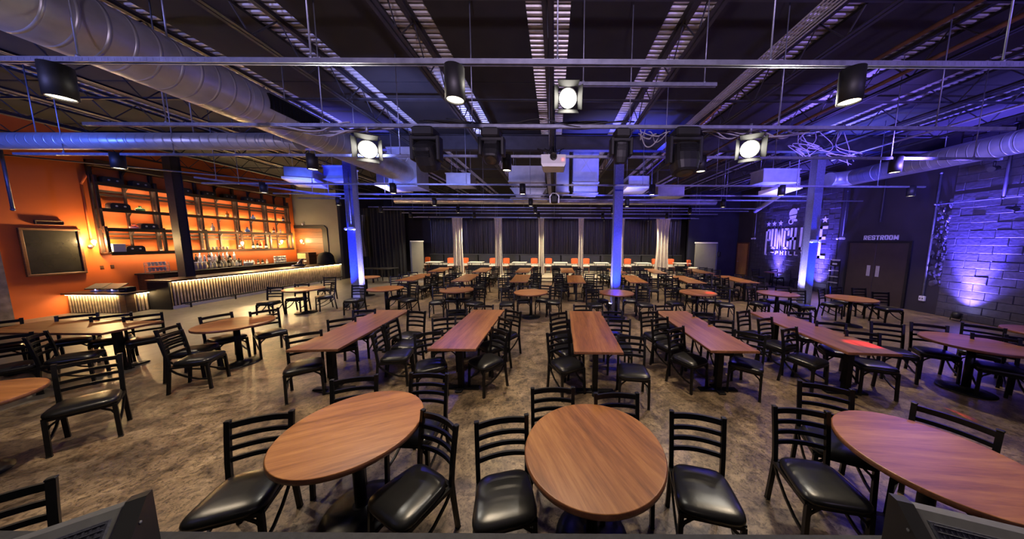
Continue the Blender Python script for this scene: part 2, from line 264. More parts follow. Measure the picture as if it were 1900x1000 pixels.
# lamp powers (W) and exposure
K_DL, K_LAMP, K_COL, K_WALL, K_SC, K_PLAT, K_FILL, K_TINT, K_WORLD, EXPO = 200, 90, 800, 1300, 130, 330, 26, 60, .02, 0.45
K_CEIL = 1000; K_BAR = 46; K_SHELF = 26; K_DUCT = 460
CHAIRS=[
(-2.204, 1.7, -160.1, 'black ladder-back chair on the bar side of the whole round table at front left', 'chairs at the front left round table'),
(-1.008, 1.71, -208.3, 'black ladder-back chair on the aisle side of the whole round table at front left', 'chairs at the front left round table'),
(-1.929, 2.288, -163.7, 'black ladder-back chair mostly hidden behind the rim of the whole round table at front left', 'chairs at the front left round table'),
(-1.303, 2.366, -182.7, 'black ladder-back chair at the far right of the whole round table at front left', 'chairs at the front left round table'),
(-0.341, 1.679, -166.4, 'black ladder-back chair at the near left of the front centre round table', 'chairs at the front centre round table'),
(1.093, 1.736, -193.3, 'black ladder-back chair at the near right of the front centre round table', 'chairs at the front centre round table'),
(0.005, 2.108, -177.4, 'black ladder-back chair behind the far left rim of the front centre round table', 'chairs at the front centre round table'),
(0.577, 2.025, -179.0, 'black ladder-back chair low behind the far right rim of the front centre round table', 'chairs at the front centre round table'),
(2.004, 1.813, -190.4, 'black ladder-back chair at the near left end of the round table at front right', 'chairs at the front right round table'),
(2.527, 2.202, -204.6, 'black ladder-back chair just behind the left end of the round table at front right', 'chairs at the front right round table'),
(2.987, 1.86, -241.7, 'black ladder-back chair with only top slats above the round table at front right', 'chairs at the front right round table'),
(-5.146, 2.74, -130.1, 'black ladder-back chair on the far side of the table cut by the left edge', 'chairs at the round table cut by the left edge'),
(-5.729, 2.27, -110.0, 'black ladder-back chair with seat half under the table cut by the left edge', 'chairs at the round table cut by the left edge'),
(-2.838, 1.074, -134.0, 'black ladder-back chair in the bottom left corner, beside the floor monitor', 'chairs at the round table cut by the left edge'),
(-5.37, 3.829, -65.2, 'black ladder-back chair nearest on the left of the round table before the corrugated bar', 'chairs at the round table by the corner of the bar'),
(-5.861, 4.133, -66.9, 'black ladder-back chair second on the left of the round table before the corrugated bar', 'chairs at the round table by the corner of the bar'),
(-5.979, 4.661, -108.4, 'black ladder-back chair on the bar side of the round table before the corrugated bar', 'chairs at the round table by the corner of the bar'),
(-5.505, 4.969, -120.7, 'black ladder-back chair at the right end of the round table before the corrugated bar', 'chairs at the round table by the corner of the bar'),
(-8.521, 4.532, -134.1, 'black ladder-back chair first from the left behind the crosswise long table', 'chairs at the crosswise long table'),
(-7.884, 4.558, -126.8, 'black ladder-back chair second from the left behind the crosswise long table', 'chairs at the crosswise long table'),
(-7.312, 4.584, -122.2, 'black ladder-back chair third from the left behind the crosswise long table', 'chairs at the crosswise long table'),
(-7.279, 3.841, -48.5, 'black ladder-back chair right on the near side of the crosswise long table', 'chairs at the crosswise long table'),
(-7.574, 3.487, -118.0, 'black ladder-back chair left on the near side of the crosswise long table', 'chairs at the crosswise long table'),
(-9.095, 4.162, -120.0, 'black ladder-back chair at the left end of the crosswise long table', 'chairs at the crosswise long table'),
(-3.57, 3.623, -141.7, 'black ladder-back chair nearest on the bar side of first front-row long table from bar', 'chairs at the first front-row long table from bar'),
(-3.603, 4.345, -144.9, 'black ladder-back chair middle on the bar side of first front-row long table from bar', 'chairs at the first front-row long table from bar'),
(-3.713, 4.907, -164.7, 'black ladder-back chair farthest on the bar side of first front-row long table from bar', 'chairs at the first front-row long table from bar'),
(-2.463, 3.967, -76.3, 'black ladder-back chair nearest on the mural side of first front-row long table from bar', 'chairs at the first front-row long table from bar'),
(-2.542, 4.389, -89.3, 'black ladder-back chair middle on the mural side of first front-row long table from bar', 'chairs at the first front-row long table from bar'),
(-2.744, 4.833, -191.4, 'black ladder-back chair farthest on the mural side of first front-row long table from bar', 'chairs at the first front-row long table from bar'),
(-1.778, 3.661, -151.5, 'black ladder-back chair nearest on the bar side of second front-row long table from bar', 'chairs at the second front-row long table from bar'),
(-1.883, 4.389, -159.2, 'black ladder-back chair middle on the bar side of second front-row long table from bar', 'chairs at the second front-row long table from bar'),
(-1.911, 4.982, -170.0, 'black ladder-back chair farthest on the bar side of second front-row long table from bar', 'chairs at the second front-row long table from bar'),
(-1.0, 3.796, -221.1, 'black ladder-back chair nearest on the mural side of second front-row long table from bar', 'chairs at the second front-row long table from bar'),
(-1.038, 4.396, -226.2, 'black ladder-back chair middle on the mural side of second front-row long table from bar', 'chairs at the second front-row long table from bar'),
(-0.935, 4.931, -211.2, 'black ladder-back chair farthest on the mural side of second front-row long table from bar', 'chairs at the second front-row long table from bar'),
(-1.484, 5.328, -175.7, 'black ladder-back chair at the far head of second front-row long table from bar', 'chairs at the second front-row long table from bar'),
(0.19, 3.72, -149.6, 'black ladder-back chair nearest on the bar side of third front-row long table from bar', 'chairs at the third front-row long table from bar'),
(0.235, 4.231, -148.2, 'black ladder-back chair middle on the bar side of third front-row long table from bar', 'chairs at the third front-row long table from bar'),
(0.223, 4.807, -146.1, 'black ladder-back chair farthest on the bar side of third front-row long table from bar', 'chairs at the third front-row long table from bar'),
(1.103, 3.507, -188.8, 'black ladder-back chair nearest on the mural side of third front-row long table from bar', 'chairs at the third front-row long table from bar'),
(1.123, 4.35, -190.0, 'black ladder-back chair middle on the mural side of third front-row long table from bar', 'chairs at the third front-row long table from bar'),
(1.139, 4.886, -184.7, 'black ladder-back chair farthest on the mural side of third front-row long table from bar', 'chairs at the third front-row long table from bar'),
(0.63, 5.386, -178.7, 'black ladder-back chair at the far head of third front-row long table from bar', 'chairs at the third front-row long table from bar'),
(2.078, 3.901, -150.5, 'black ladder-back chair nearest on the bar side of fourth front-row long table from bar', 'chairs at the fourth front-row long table from bar'),
(2.018, 4.44, -155.8, 'black ladder-back chair middle on the bar side of fourth front-row long table from bar', 'chairs at the fourth front-row long table from bar'),
(1.957, 4.898, -164.4, 'black ladder-back chair farthest on the bar side of fourth front-row long table from bar', 'chairs at the fourth front-row long table from bar'),
(2.852, 3.74, -220.2, 'black ladder-back chair nearest on the mural side of fourth front-row long table from bar', 'chairs at the fourth front-row long table from bar'),
(2.901, 4.312, -193.5, 'black ladder-back chair middle on the mural side of fourth front-row long table from bar', 'chairs at the fourth front-row long table from bar'),
(2.919, 4.832, -187.2, 'black ladder-back chair farthest on the mural side of fourth front-row long table from bar', 'chairs at the fourth front-row long table from bar'),
(2.422, 5.414, -175.4, 'black ladder-back chair at the far head of fourth front-row long table from bar', 'chairs at the fourth front-row long table from bar'),
(3.882, 3.902, -158.6, 'black ladder-back chair nearest on the bar side of fifth front-row long table from bar', 'chairs at the fifth front-row long table from bar'),
(3.937, 4.47, -159.4, 'black ladder-back chair middle on the bar side of fifth front-row long table from bar', 'chairs at the fifth front-row long table from bar'),
(3.915, 4.98, -155.9, 'black ladder-back chair farthest on the bar side of fifth front-row long table from bar', 'chairs at the fifth front-row long table from bar'),
(4.713, 3.752, -201.4, 'black ladder-back chair nearest on the mural side of fifth front-row long table from bar', 'chairs at the fifth front-row long table from bar'),
(4.716, 4.241, -203.5, 'black ladder-back chair middle on the mural side of fifth front-row long table from bar', 'chairs at the fifth front-row long table from bar'),
(4.835, 4.892, -190.4, 'black ladder-back chair farthest on the mural side of fifth front-row long table from bar', 'chairs at the fifth front-row long table from bar'),
(5.633, 4.21, -206.7, 'black ladder-back chair at the left of the round table before the lit bricks', 'chairs at the round table before the lit brick wall'),
(6.271, 4.186, -214.0, 'black ladder-back chair first from the left behind the round table before the lit bricks', 'chairs at the round table before the lit brick wall'),
(7.023, 4.18, -234.9, 'black ladder-back chair second from the left behind the round table before the lit bricks', 'chairs at the round table before the lit brick wall'),
(6.421, 3.639, -224.0, 'black ladder-back chair third from the left behind the round table before the lit bricks', 'chairs at the round table before the lit brick wall'),
(6.794, 3.575, -230.0, 'black ladder-back chair partly cut by the right picture edge, beside the lit bricks', 'chairs at the table cut by the right edge'),
(-8.178, 7.454, -168.0, 'black ladder-back chair on the left of first mid-room round table from bar', 'chairs at the first mid-room round table'),
(-7.922, 8.009, -170.0, 'black ladder-back chair on the far side of first mid-room round table from bar', 'chairs at the first mid-room round table'),
(-7.315, 8.294, -215.0, 'black ladder-back chair on the right of first mid-room round table from bar', 'chairs at the first mid-room round table'),
(-6.031, 7.839, -175.0, 'black ladder-back chair on the left of second mid-room round table from bar', 'chairs at the second mid-room round table'),
(-4.955, 8.275, -190.0, 'black ladder-back chair on the far side of second mid-room round table from bar', 'chairs at the second mid-room round table'),
(-4.429, 7.885, -205.0, 'black ladder-back chair on the right of second mid-room round table from bar', 'chairs at the second mid-room round table'),
(-3.425, 7.646, -170.0, 'black ladder-back chair on the left of third mid-room round table from bar', 'chairs at the third mid-room round table'),
(-3.126, 7.952, -176.0, 'black ladder-back chair on the far left of third mid-room round table from bar', 'chairs at the third mid-room round table'),
(-2.681, 7.972, -190.0, 'black ladder-back chair on the far right of third mid-room round table from bar', 'chairs at the third mid-room round table'),
(-2.27, 7.462, -200.0, 'black ladder-back chair on the right of third mid-room round table from bar', 'chairs at the third mid-room round table'),
(-1.347, 7.473, -175.0, 'black ladder-back chair on the left of fourth mid-room round table from bar', 'chairs at the fourth mid-room round table'),
(-0.914, 7.87, -175.0, 'black ladder-back chair on the far left of fourth mid-room round table from bar', 'chairs at the fourth mid-room round table'),
(-0.33, 8.0, -195.0, 'black ladder-back chair on the far right of fourth mid-room round table from bar', 'chairs at the fourth mid-room round table'),
(0.003, 7.708, -192.0, 'black ladder-back chair on the right of fourth mid-room round table from bar', 'chairs at the fourth mid-room round table'),
(1.152, 7.369, -172.0, 'black ladder-back chair on the left of fifth mid-room round table from bar', 'chairs at the fifth mid-room round table'),
(1.414, 7.949, -165.0, 'black ladder-back chair on the far left of fifth mid-room round table from bar', 'chairs at the fifth mid-room round table'),
(2.335, 7.977, -190.0, 'black ladder-back chair on the far right of fifth mid-room round table from bar', 'chairs at the fifth mid-room round table'),
(2.608, 7.438, -183.0, 'black ladder-back chair on the right of fifth mid-room round table from bar', 'chairs at the fifth mid-room round table'),
(3.567, 7.667, -175.0, 'black ladder-back chair on the left of sixth mid-room round table from bar', 'chairs at the sixth mid-room round table'),
(4.411, 8.089, -178.0, 'black ladder-back chair on the far left of sixth mid-room round table from bar', 'chairs at the sixth mid-room round table'),
(4.861, 8.005, -190.0, 'black ladder-back chair on the far right of sixth mid-room round table from bar', 'chairs at the sixth mid-room round table'),
(4.935, 7.488, -195.0, 'black ladder-back chair on the right of sixth mid-room round table from bar', 'chairs at the sixth mid-room round table'),
(6.029, 7.62, -155.0, 'black ladder-back chair on the left of seventh mid-room round table from bar', 'chairs at the seventh mid-room round table'),
(6.611, 8.006, -170.0, 'black ladder-back chair on the far left of seventh mid-room round table from bar', 'chairs at the seventh mid-room round table'),
(7.039, 7.821, -185.0, 'black ladder-back chair on the far right of seventh mid-room round table from bar', 'chairs at the seventh mid-room round table'),
(7.052, 7.325, -188.0, 'black ladder-back chair on the right of seventh mid-room round table from bar', 'chairs at the seventh mid-room round table'),
(8.12, 7.591, -155.0, 'black ladder-back chair on the left of eighth mid-room round table from bar', 'chairs at the eighth mid-room round table'),
(8.908, 7.975, -175.0, 'black ladder-back chair on the far left of eighth mid-room round table from bar', 'chairs at the eighth mid-room round table'),
(9.317, 7.747, -185.0, 'black ladder-back chair on the far right of eighth mid-room round table from bar', 'chairs at the eighth mid-room round table'),
(9.154, 7.097, -190.0, 'black ladder-back chair on the right of eighth mid-room round table from bar', 'chairs at the eighth mid-room round table'),
(-8.356, 9.582, -168.0, 'black ladder-back chair at the red-lit round table between bar end and column', 'chairs by the bar end'),
(10.519, 13.462, -177.0, 'black ladder-back chair left of the small round table against the mural', 'chairs at the wall table under the mural'),
(11.515, 13.513, -177.0, 'black ladder-back chair right before the small round table under the mural', 'chairs at the wall table under the mural'),
(11.985, 12.905, -200.0, 'black ladder-back chair beyond the small round table, beside the right blue column', 'chairs at the wall table under the mural'),
(-6.085, 9.965, -163.9, 'black ladder-back chair nearest on the bar side of first middle-row long table from bar', 'chairs at the middle-row long tables'),
(-6.133, 10.624, -162.9, 'black ladder-back chair middle on the bar side of first middle-row long table from bar', 'chairs at the middle-row long tables'),
(-6.112, 11.292, -158.0, 'black ladder-back chair farthest on the bar side of first middle-row long table from bar', 'chairs at the middle-row long tables'),
(-5.042, 10.051, -210.0, 'black ladder-back chair nearest on the mural side of first middle-row long table from bar', 'chairs at the middle-row long tables'),
(-5.05, 10.69, -198.4, 'black ladder-back chair middle on the mural side of first middle-row long table from bar', 'chairs at the middle-row long tables'),
(-5.114, 11.349, -199.5, 'black ladder-back chair farthest on the mural side of first middle-row long table from bar', 'chairs at the middle-row long tables'),
(-3.99, 9.896, -163.9, 'black ladder-back chair nearest on the bar side of second middle-row long table from bar', 'chairs at the middle-row long tables'),
(-3.991, 10.581, -147.5, 'black ladder-back chair middle on the bar side of second middle-row long table from bar', 'chairs at the middle-row long tables'),
(-4.124, 11.228, -149.9, 'black ladder-back chair farthest on the bar side of second middle-row long table from bar', 'chairs at the middle-row long tables'),
(-2.925, 10.004, -197.9, 'black ladder-back chair nearest on the mural side of second middle-row long table from bar', 'chairs at the middle-row long tables'),
(-3.069, 10.67, -206.5, 'black ladder-back chair middle on the mural side of second middle-row long table from bar', 'chairs at the middle-row long tables'),
(-3.096, 11.341, -211.1, 'black ladder-back chair farthest on the mural side of second middle-row long table from bar', 'chairs at the middle-row long tables'),
(-1.886, 9.812, -164.3, 'black ladder-back chair nearest on the bar side of third middle-row long table from bar', 'chairs at the middle-row long tables'),
(-1.834, 10.49, -152.6, 'black ladder-back chair middle on the bar side of third middle-row long table from bar', 'chairs at the middle-row long tables'),
(-1.884, 11.134, -162.4, 'black ladder-back chair farthest on the bar side of third middle-row long table from bar', 'chairs at the middle-row long tables'),
(-0.765, 9.855, -195.8, 'black ladder-back chair nearest on the mural side of third middle-row long table from bar', 'chairs at the middle-row long tables'),
(-0.796, 10.542, -211.3, 'black ladder-back chair middle on the mural side of third middle-row long table from bar', 'chairs at the middle-row long tables'),
(-0.82, 11.18, -200.0, 'black ladder-back chair farthest on the mural side of third middle-row long table from bar', 'chairs at the middle-row long tables'),
(0.277, 9.742, -154.6, 'black ladder-back chair nearest on the bar side of fourth middle-row long table from bar', 'chairs at the middle-row long tables'),
(0.334, 10.412, -149.0, 'black ladder-back chair middle on the bar side of fourth middle-row long table from bar', 'chairs at the middle-row long tables'),
(0.378, 11.053, -157.7, 'black ladder-back chair farthest on the bar side of fourth middle-row long table from bar', 'chairs at the middle-row long tables'),
(1.35, 9.672, -202.6, 'black ladder-back chair nearest on the mural side of fourth middle-row long table from bar', 'chairs at the middle-row long tables'),
(1.346, 10.329, -200.1, 'black ladder-back chair middle on the mural side of fourth middle-row long table from bar', 'chairs at the middle-row long tables'),
(1.472, 10.978, -194.9, 'black ladder-back chair farthest on the mural side of fourth middle-row long table from bar', 'chairs at the middle-row long tables'),
(2.67, 9.86, -153.5, 'black ladder-back chair nearest on the bar side of fifth middle-row long table from bar', 'chairs at the middle-row long tables'),
(2.695, 10.516, -155.3, 'black ladder-back chair middle on the bar side of fifth middle-row long table from bar', 'chairs at the middle-row long tables'),
(2.717, 11.17, -159.1, 'black ladder-back chair farthest on the bar side of fifth middle-row long table from bar', 'chairs at the middle-row long tables'),
(3.703, 9.741, -197.9, 'black ladder-back chair nearest on the mural side of fifth middle-row long table from bar', 'chairs at the middle-row long tables'),
(3.696, 10.404, -198.1, 'black ladder-back chair middle on the mural side of fifth middle-row long table from bar', 'chairs at the middle-row long tables'),
(3.772, 11.061, -199.5, 'black ladder-back chair farthest on the mural side of fifth middle-row long table from bar', 'chairs at the middle-row long tables'),
(4.755, 9.828, -151.1, 'black ladder-back chair nearest on the bar side of sixth middle-row long table from bar', 'chairs at the middle-row long tables'),
(4.803, 10.478, -154.8, 'black ladder-back chair middle on the bar side of sixth middle-row long table from bar', 'chairs at the middle-row long tables'),
(4.761, 11.128, -164.0, 'black ladder-back chair farthest on the bar side of sixth middle-row long table from bar', 'chairs at the middle-row long tables'),
(5.708, 9.711, -198.6, 'black ladder-back chair nearest on the mural side of sixth middle-row long table from bar', 'chairs at the middle-row long tables'),
(5.813, 10.373, -206.3, 'black ladder-back chair middle on the mural side of sixth middle-row long table from bar', 'chairs at the middle-row long tables'),
(5.834, 11.027, -200.6, 'black ladder-back chair farthest on the mural side of sixth middle-row long table from bar', 'chairs at the middle-row long tables'),
(6.769, 9.977, -156.8, 'black ladder-back chair nearest on the bar side of seventh middle-row long table from bar', 'chairs at the middle-row long tables'),
(6.881, 10.639, -152.1, 'black ladder-back chair middle on the bar side of seventh middle-row long table from bar', 'chairs at the middle-row long tables'),
(6.887, 11.316, -146.9, 'black ladder-back chair farthest on the bar side of seventh middle-row long table from bar', 'chairs at the middle-row long tables'),
(7.739, 9.85, -213.2, 'black ladder-back chair nearest on the mural side of seventh middle-row long table from bar', 'chairs at the middle-row long tables'),
(7.79, 10.49, -199.8, 'black ladder-back chair middle on the mural side of seventh middle-row long table from bar', 'chairs at the middle-row long tables'),
(7.938, 11.149, -209.5, 'black ladder-back chair farthest on the mural side of seventh middle-row long table from bar', 'chairs at the middle-row long tables'),
(-6.225, 12.977, -147.1, 'black ladder-back chair nearest on the bar side of first rear-row long table from bar', 'chairs at the rear-row long tables'),
(-6.371, 13.617, -149.6, 'black ladder-back chair middle on the bar side of first rear-row long table from bar', 'chairs at the rear-row long tables'),
(-6.497, 14.252, -162.2, 'black ladder-back chair farthest on the bar side of first rear-row long table from bar', 'chairs at the rear-row long tables'),
(-5.245, 13.156, -196.7, 'black ladder-back chair nearest on the mural side of first rear-row long table from bar', 'chairs at the rear-row long tables'),
(-5.427, 13.834, -213.2, 'black ladder-back chair middle on the mural side of first rear-row long table from bar', 'chairs at the rear-row long tables'),
(-5.476, 14.451, -194.2, 'black ladder-back chair farthest on the mural side of first rear-row long table from bar', 'chairs at the rear-row long tables'),
(-4.1, 12.858, -162.6, 'black ladder-back chair nearest on the bar side of second rear-row long table from bar', 'chairs at the rear-row long tables'),
(-4.212, 13.516, -158.7, 'black ladder-back chair middle on the bar side of second rear-row long table from bar', 'chairs at the rear-row long tables'),
(-4.225, 14.171, -164.1, 'black ladder-back chair farthest on the bar side of second rear-row long table from bar', 'chairs at the rear-row long tables'),
(-3.05, 12.95, -202.5, 'black ladder-back chair nearest on the mural side of second rear-row long table from bar', 'chairs at the rear-row long tables'),
(-3.153, 13.593, -195.2, 'black ladder-back chair middle on the mural side of second rear-row long table from bar', 'chairs at the rear-row long tables'),
(-3.224, 14.252, -197.4, 'black ladder-back chair farthest on the mural side of second rear-row long table from bar', 'chairs at the rear-row long tables'),
(-2.097, 12.934, -163.0, 'black ladder-back chair nearest on the bar side of third rear-row long table from bar', 'chairs at the rear-row long tables'),
(-2.013, 13.605, -156.2, 'black ladder-back chair middle on the bar side of third rear-row long table from bar', 'chairs at the rear-row long tables'),
(-2.011, 14.285, -146.0, 'black ladder-back chair farthest on the bar side of third rear-row long table from bar', 'chairs at the rear-row long tables'),
(-1.076, 12.966, -204.6, 'black ladder-back chair nearest on the mural side of third rear-row long table from bar', 'chairs at the rear-row long tables'),
(-1.007, 13.623, -202.2, 'black ladder-back chair middle on the mural side of third rear-row long table from bar', 'chairs at the rear-row long tables'),
(-1.0, 14.286, -203.6, 'black ladder-back chair farthest on the mural side of third rear-row long table from bar', 'chairs at the rear-row long tables'),
(0.182, 12.952, -157.8, 'black ladder-back chair nearest on the bar side of fourth rear-row long table from bar', 'chairs at the rear-row long tables'),
(0.206, 13.613, -157.6, 'black ladder-back chair middle on the bar side of fourth rear-row long table from bar', 'chairs at the rear-row long tables'),
(0.216, 14.29, -148.2, 'black ladder-back chair farthest on the bar side of fourth rear-row long table from bar', 'chairs at the rear-row long tables'),
(1.216, 12.955, -204.0, 'black ladder-back chair nearest on the mural side of fourth rear-row long table from bar', 'chairs at the rear-row long tables'),
(1.147, 13.608, -199.1, 'black ladder-back chair middle on the mural side of fourth rear-row long table from bar', 'chairs at the rear-row long tables'),
(1.173, 14.267, -198.2, 'black ladder-back chair farthest on the mural side of fourth rear-row long table from bar', 'chairs at the rear-row long tables'),
(2.687, 12.819, -148.6, 'black ladder-back chair nearest on the bar side of fifth rear-row long table from bar', 'chairs at the rear-row long tables'),
(2.635, 13.453, -165.0, 'black ladder-back chair middle on the bar side of fifth rear-row long table from bar', 'chairs at the rear-row long tables'),
(2.588, 14.128, -154.7, 'black ladder-back chair farthest on the bar side of fifth rear-row long table from bar', 'chairs at the rear-row long tables'),
(3.711, 12.802, -202.1, 'black ladder-back chair nearest on the mural side of fifth rear-row long table from bar', 'chairs at the rear-row long tables'),
(3.682, 13.471, -207.1, 'black ladder-back chair middle on the mural side of fifth rear-row long table from bar', 'chairs at the rear-row long tables'),
(3.663, 14.134, -208.9, 'black ladder-back chair farthest on the mural side of fifth rear-row long table from bar', 'chairs at the rear-row long tables'),
(4.523, 12.81, -164.1, 'black ladder-back chair nearest on the bar side of sixth rear-row long table from bar', 'chairs at the rear-row long tables'),
(4.681, 13.489, -148.5, 'black ladder-back chair middle on the bar side of sixth rear-row long table from bar', 'chairs at the rear-row long tables'),
(4.679, 14.155, -147.5, 'black ladder-back chair farthest on the bar side of sixth rear-row long table from bar', 'chairs at the rear-row long tables'),
(5.536, 12.702, -207.1, 'black ladder-back chair nearest on the mural side of sixth rear-row long table from bar', 'chairs at the rear-row long tables'),
(5.657, 13.353, -206.8, 'black ladder-back chair middle on the mural side of sixth rear-row long table from bar', 'chairs at the rear-row long tables'),
(5.736, 14.005, -204.6, 'black ladder-back chair farthest on the mural side of sixth rear-row long table from bar', 'chairs at the rear-row long tables'),
(6.948, 13.068, -152.3, 'black ladder-back chair nearest on the bar side of seventh rear-row long table from bar', 'chairs at the rear-row long tables'),
(7.064, 13.732, -147.5, 'black ladder-back chair middle on the bar side of seventh rear-row long table from bar', 'chairs at the rear-row long tables'),
(6.983, 14.367, -164.5, 'black ladder-back chair farthest on the bar side of seventh rear-row long table from bar', 'chairs at the rear-row long tables'),
(7.984, 12.968, -213.2, 'black ladder-back chair nearest on the mural side of seventh rear-row long table from bar', 'chairs at the rear-row long tables'),
(8.076, 13.598, -194.9, 'black ladder-back chair middle on the mural side of seventh rear-row long table from bar', 'chairs at the rear-row long tables'),
(8.153, 14.255, -196.6, 'black ladder-back chair farthest on the mural side of seventh rear-row long table from bar', 'chairs at the rear-row long tables'),
]
# ------------------------------------------------------------------ room shell
XL, XR, DECK = -14.5, 11.9, 5.5
m = MB(); m.box(-15, 12.4, -3, 19.4, -.12, 0); struct(m.build('floor', M['floor']))
m = MB(); m.box(XL-.2, XL, 6.86, 15.1, 0, DECK); struct(m.build('wall_left', M['orange']))
m = MB(); m.box(XL-.2, XL+.12, -3, 6.86, 0, 3.0); m.box(XL-.2, XL, -3, 6.86, 3.0, DECK, mi=1); struct(m.build('wall_left', [M['old_wall'], M['orange']]))
m = MB(); m.box(XL, -12.05, 14.9, 15.1, 0, DECK); struct(m.build('wall_grey', M['grey_wall']))
m = MB(); m.box(-12.25, -12.05, 15.1, 19.2, 0, DECK); struct(m.build('wall_wing', M['dark_wall']))
m = MB(); m.box(-12.05, XR, 19.0, 19.2, 0, DECK); struct(m.build('wall_back', M['dark_wall']))
m = MB(); m.box(8.7, XR, 17.25, 17.4, 0, DECK); struct(m.build('wall_corner', M['navy_wall']))
# right wall: smooth black middle, doorway panels set in
m = MB(); m.box(XR, XR+.2, -3, 19.2, 0, DECK); struct(m.build('wall_right', M['dark_wall']))

def block_wall(y0, y1, z0, z1, relief, mat, seed, skip=()):
    rnd = random.Random(seed); b = MB(); h = .215; L = .46; rows = int((z1-z0)/h)
    for r in range(rows):
        y = y0 - (L/2 if r % 2 else 0)
        while y < y1:
            a, e = max(y, y0)+.003, min(y+L, y1)-.003
            zz0, zz1 = z0+r*h+.003+rnd.uniform(0,.010)*relief*8, z0+(r+1)*h-.003
            if e-a > .05 and not any(s[0] < (a+e)/2 < s[1] and s[2] < (zz0+zz1)/2 < s[3] for s in skip):
                d = relief*rnd.uniform(.55, 1.1)
                t0, t1 = d*rnd.uniform(.75,1.1), d*rnd.uniform(.75,1.1)
                c = .010
                # chamfered block face, slightly out of true
                ring0 = [(XR+.01, a, zz0), (XR+.01, e, zz0), (XR+.01, e, zz1), (XR+.01, a, zz1)]
                ring1 = [(XR-t0, a+c, zz0+c), (XR-t1, e-c, zz0+c), (XR-t1*.95, e-c, zz1-c), (XR-t0*.95, a+c, zz1-c)]
                mid = [(XR-t0+c, a, zz0), (XR-t1+c, e, zz0), (XR-t1+c, e, zz1), (XR-t0+c, a, zz1)]
                b.loft([ring0, mid, ring1])
            y += L
    return struct(b.build('wall_right', mat))
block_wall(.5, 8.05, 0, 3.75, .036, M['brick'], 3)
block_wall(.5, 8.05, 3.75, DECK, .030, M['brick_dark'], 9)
# crumbled plaster where the blocks stop
rnd = random.Random(21); b = MB()
for i in range(150):
    y = 8.05+rnd.random()**2*.30; z = rnd.uniform(.9, 3.5); s = rnd.uniform(.03, .10)
    b.lathe([(s*.3, -s*.5), (s, -s*.2), (s*.9, s*.2), (s*.3, s*.45)], n=6, M=Matrix.Translation((XR-.004, y, z)) @ Euler((rnd.uniform(0,3), 1.57+rnd.uniform(-.3,.3), 0)).to_matrix().to_4x4() @ Matrix.Diagonal((1,1,.5,1)), smooth=False)
struct(b.build('wall_right', M['brick']))
block_wall(11.15, 16.0, 0, DECK-.2, .022, M['brick_dark'], 5)

# ceiling: corrugated deck, dark boards between the joists
b = MB(); y = -2.6; P = .108
ring = []
while y < 19.2:
    for dy, z in ((0, 0), (.040, 0), (.052, .034), (.094, .034)): ring.append((y+dy, DECK+z))
    y += P
b.loft([[(XL, p, q) for p, q in ring], [(XR, p, q) for p, q in ring]], cap=False, closed=False)
ceil = struct(b.build('ceiling', M['deck']))
JX = [-.10+2.02*k for k in range(-7, 6)]
for i in range(len(JX)+1):
    x0 = (JX[i-1]+.315) if i else XL+.02
    x1 = (JX[i]-.315) if i < len(JX) else XR-.02
    if x1-x0 < .2: continue
    b = MB(); y = -2.4
    while y < 19:
        b.box(x0, x1, y+.012, min(y+2.05, 19.1)-.012, DECK-.05, DECK-.006); y += 2.05
    o = b.build('ceiling_board', M['board'], ceil)

# ------------------------------------------------------------------ roof steel
def joist(x):
    t = thing('roof_joist', 'x', 'joist', (x, 0, 0), 0, 'open-web steel joists under the metal deck')
    b = MB()
    for s in (-1, 1): b.box(s*.02-.018, s*.02+.018, -2.5, 18.9, DECK-.055, DECK-.012); b.box(s*.05-.03, s*.05+.03, -2.5, 18.9, DECK-.02, DECK-.012)
    b.build('top_chord', M['steel'], t)
    b = MB()
    for s in (-1, 1): b.box(s*.035-.025, s*.035+.025, -2.5, 18.9, DECK-.55, DECK-.54); b.box(s*.012-.004, s*.012+.004, -2.5, 18.9, DECK-.55, DECK-.50)
    b.build('bottom_chord', M['steel'], t)
    b = MB(); y = -2.4; up = True; pts = []
    while y < 18.9:
        pts.append((0, y, DECK-.03 if up else DECK-.53)); up = not up; y += .42
    for p, q in zip(pts, pts[1:]): b.tube([p, q], .022, n=6)
    b.build('web', M['steel'], t)
    return t
jp = joist(JX[0]); fam = family(jp)
where = ['above the orange wall', 'above the bar', 'third from the orange wall', 'fourth from the orange wall', 'left of the fat silver duct', 'right of the fat silver duct',
 'midway between fat duct and centre', 'running down the middle of the room', 'first on the right of the centre', 'second on the right of the centre', 'third on the right of the centre, amid purple light', 'above the right silver duct', 'nearest the brick wall']
jp['label'] = 'dark open-web roof joist '+where[0]
for x, w in list(zip(JX, where))[1:]:
    dup(jp, (x, 0, 0), 0, 'dark open-web roof joist '+w, kids=fam)
b = MB(); b.box(XL, XR, 8.35, 8.55, DECK-.52, DECK-.505); b.box(XL, XR, 8.35, 8.55, DECK-.10, DECK-.085); b.box(XL, XR, 8.44, 8.46, DECK-.51, DECK-.09)
tag(b.build('steel_girder', M['steel']), 'dark steel roof girder crossing the room over the blue columns', 'girder')
# bridging angles across the joists
for k, (y, lab) in enumerate(((3.6, 'nearest the stage'), (6.0, 'behind the row of stage lamps'), (11.5, 'beyond the columns'))):
    b = MB(); b.box(XL, XR, y, y+.04, DECK-.30, DECK-.294); b.box(XL, XR, y, y+.005, DECK-.30, DECK-.26)
    tag(b.build('joist_bridging', M['steel']), 'thin dark bridging angle across the joists '+lab, 'bridging', 'bridging angles')

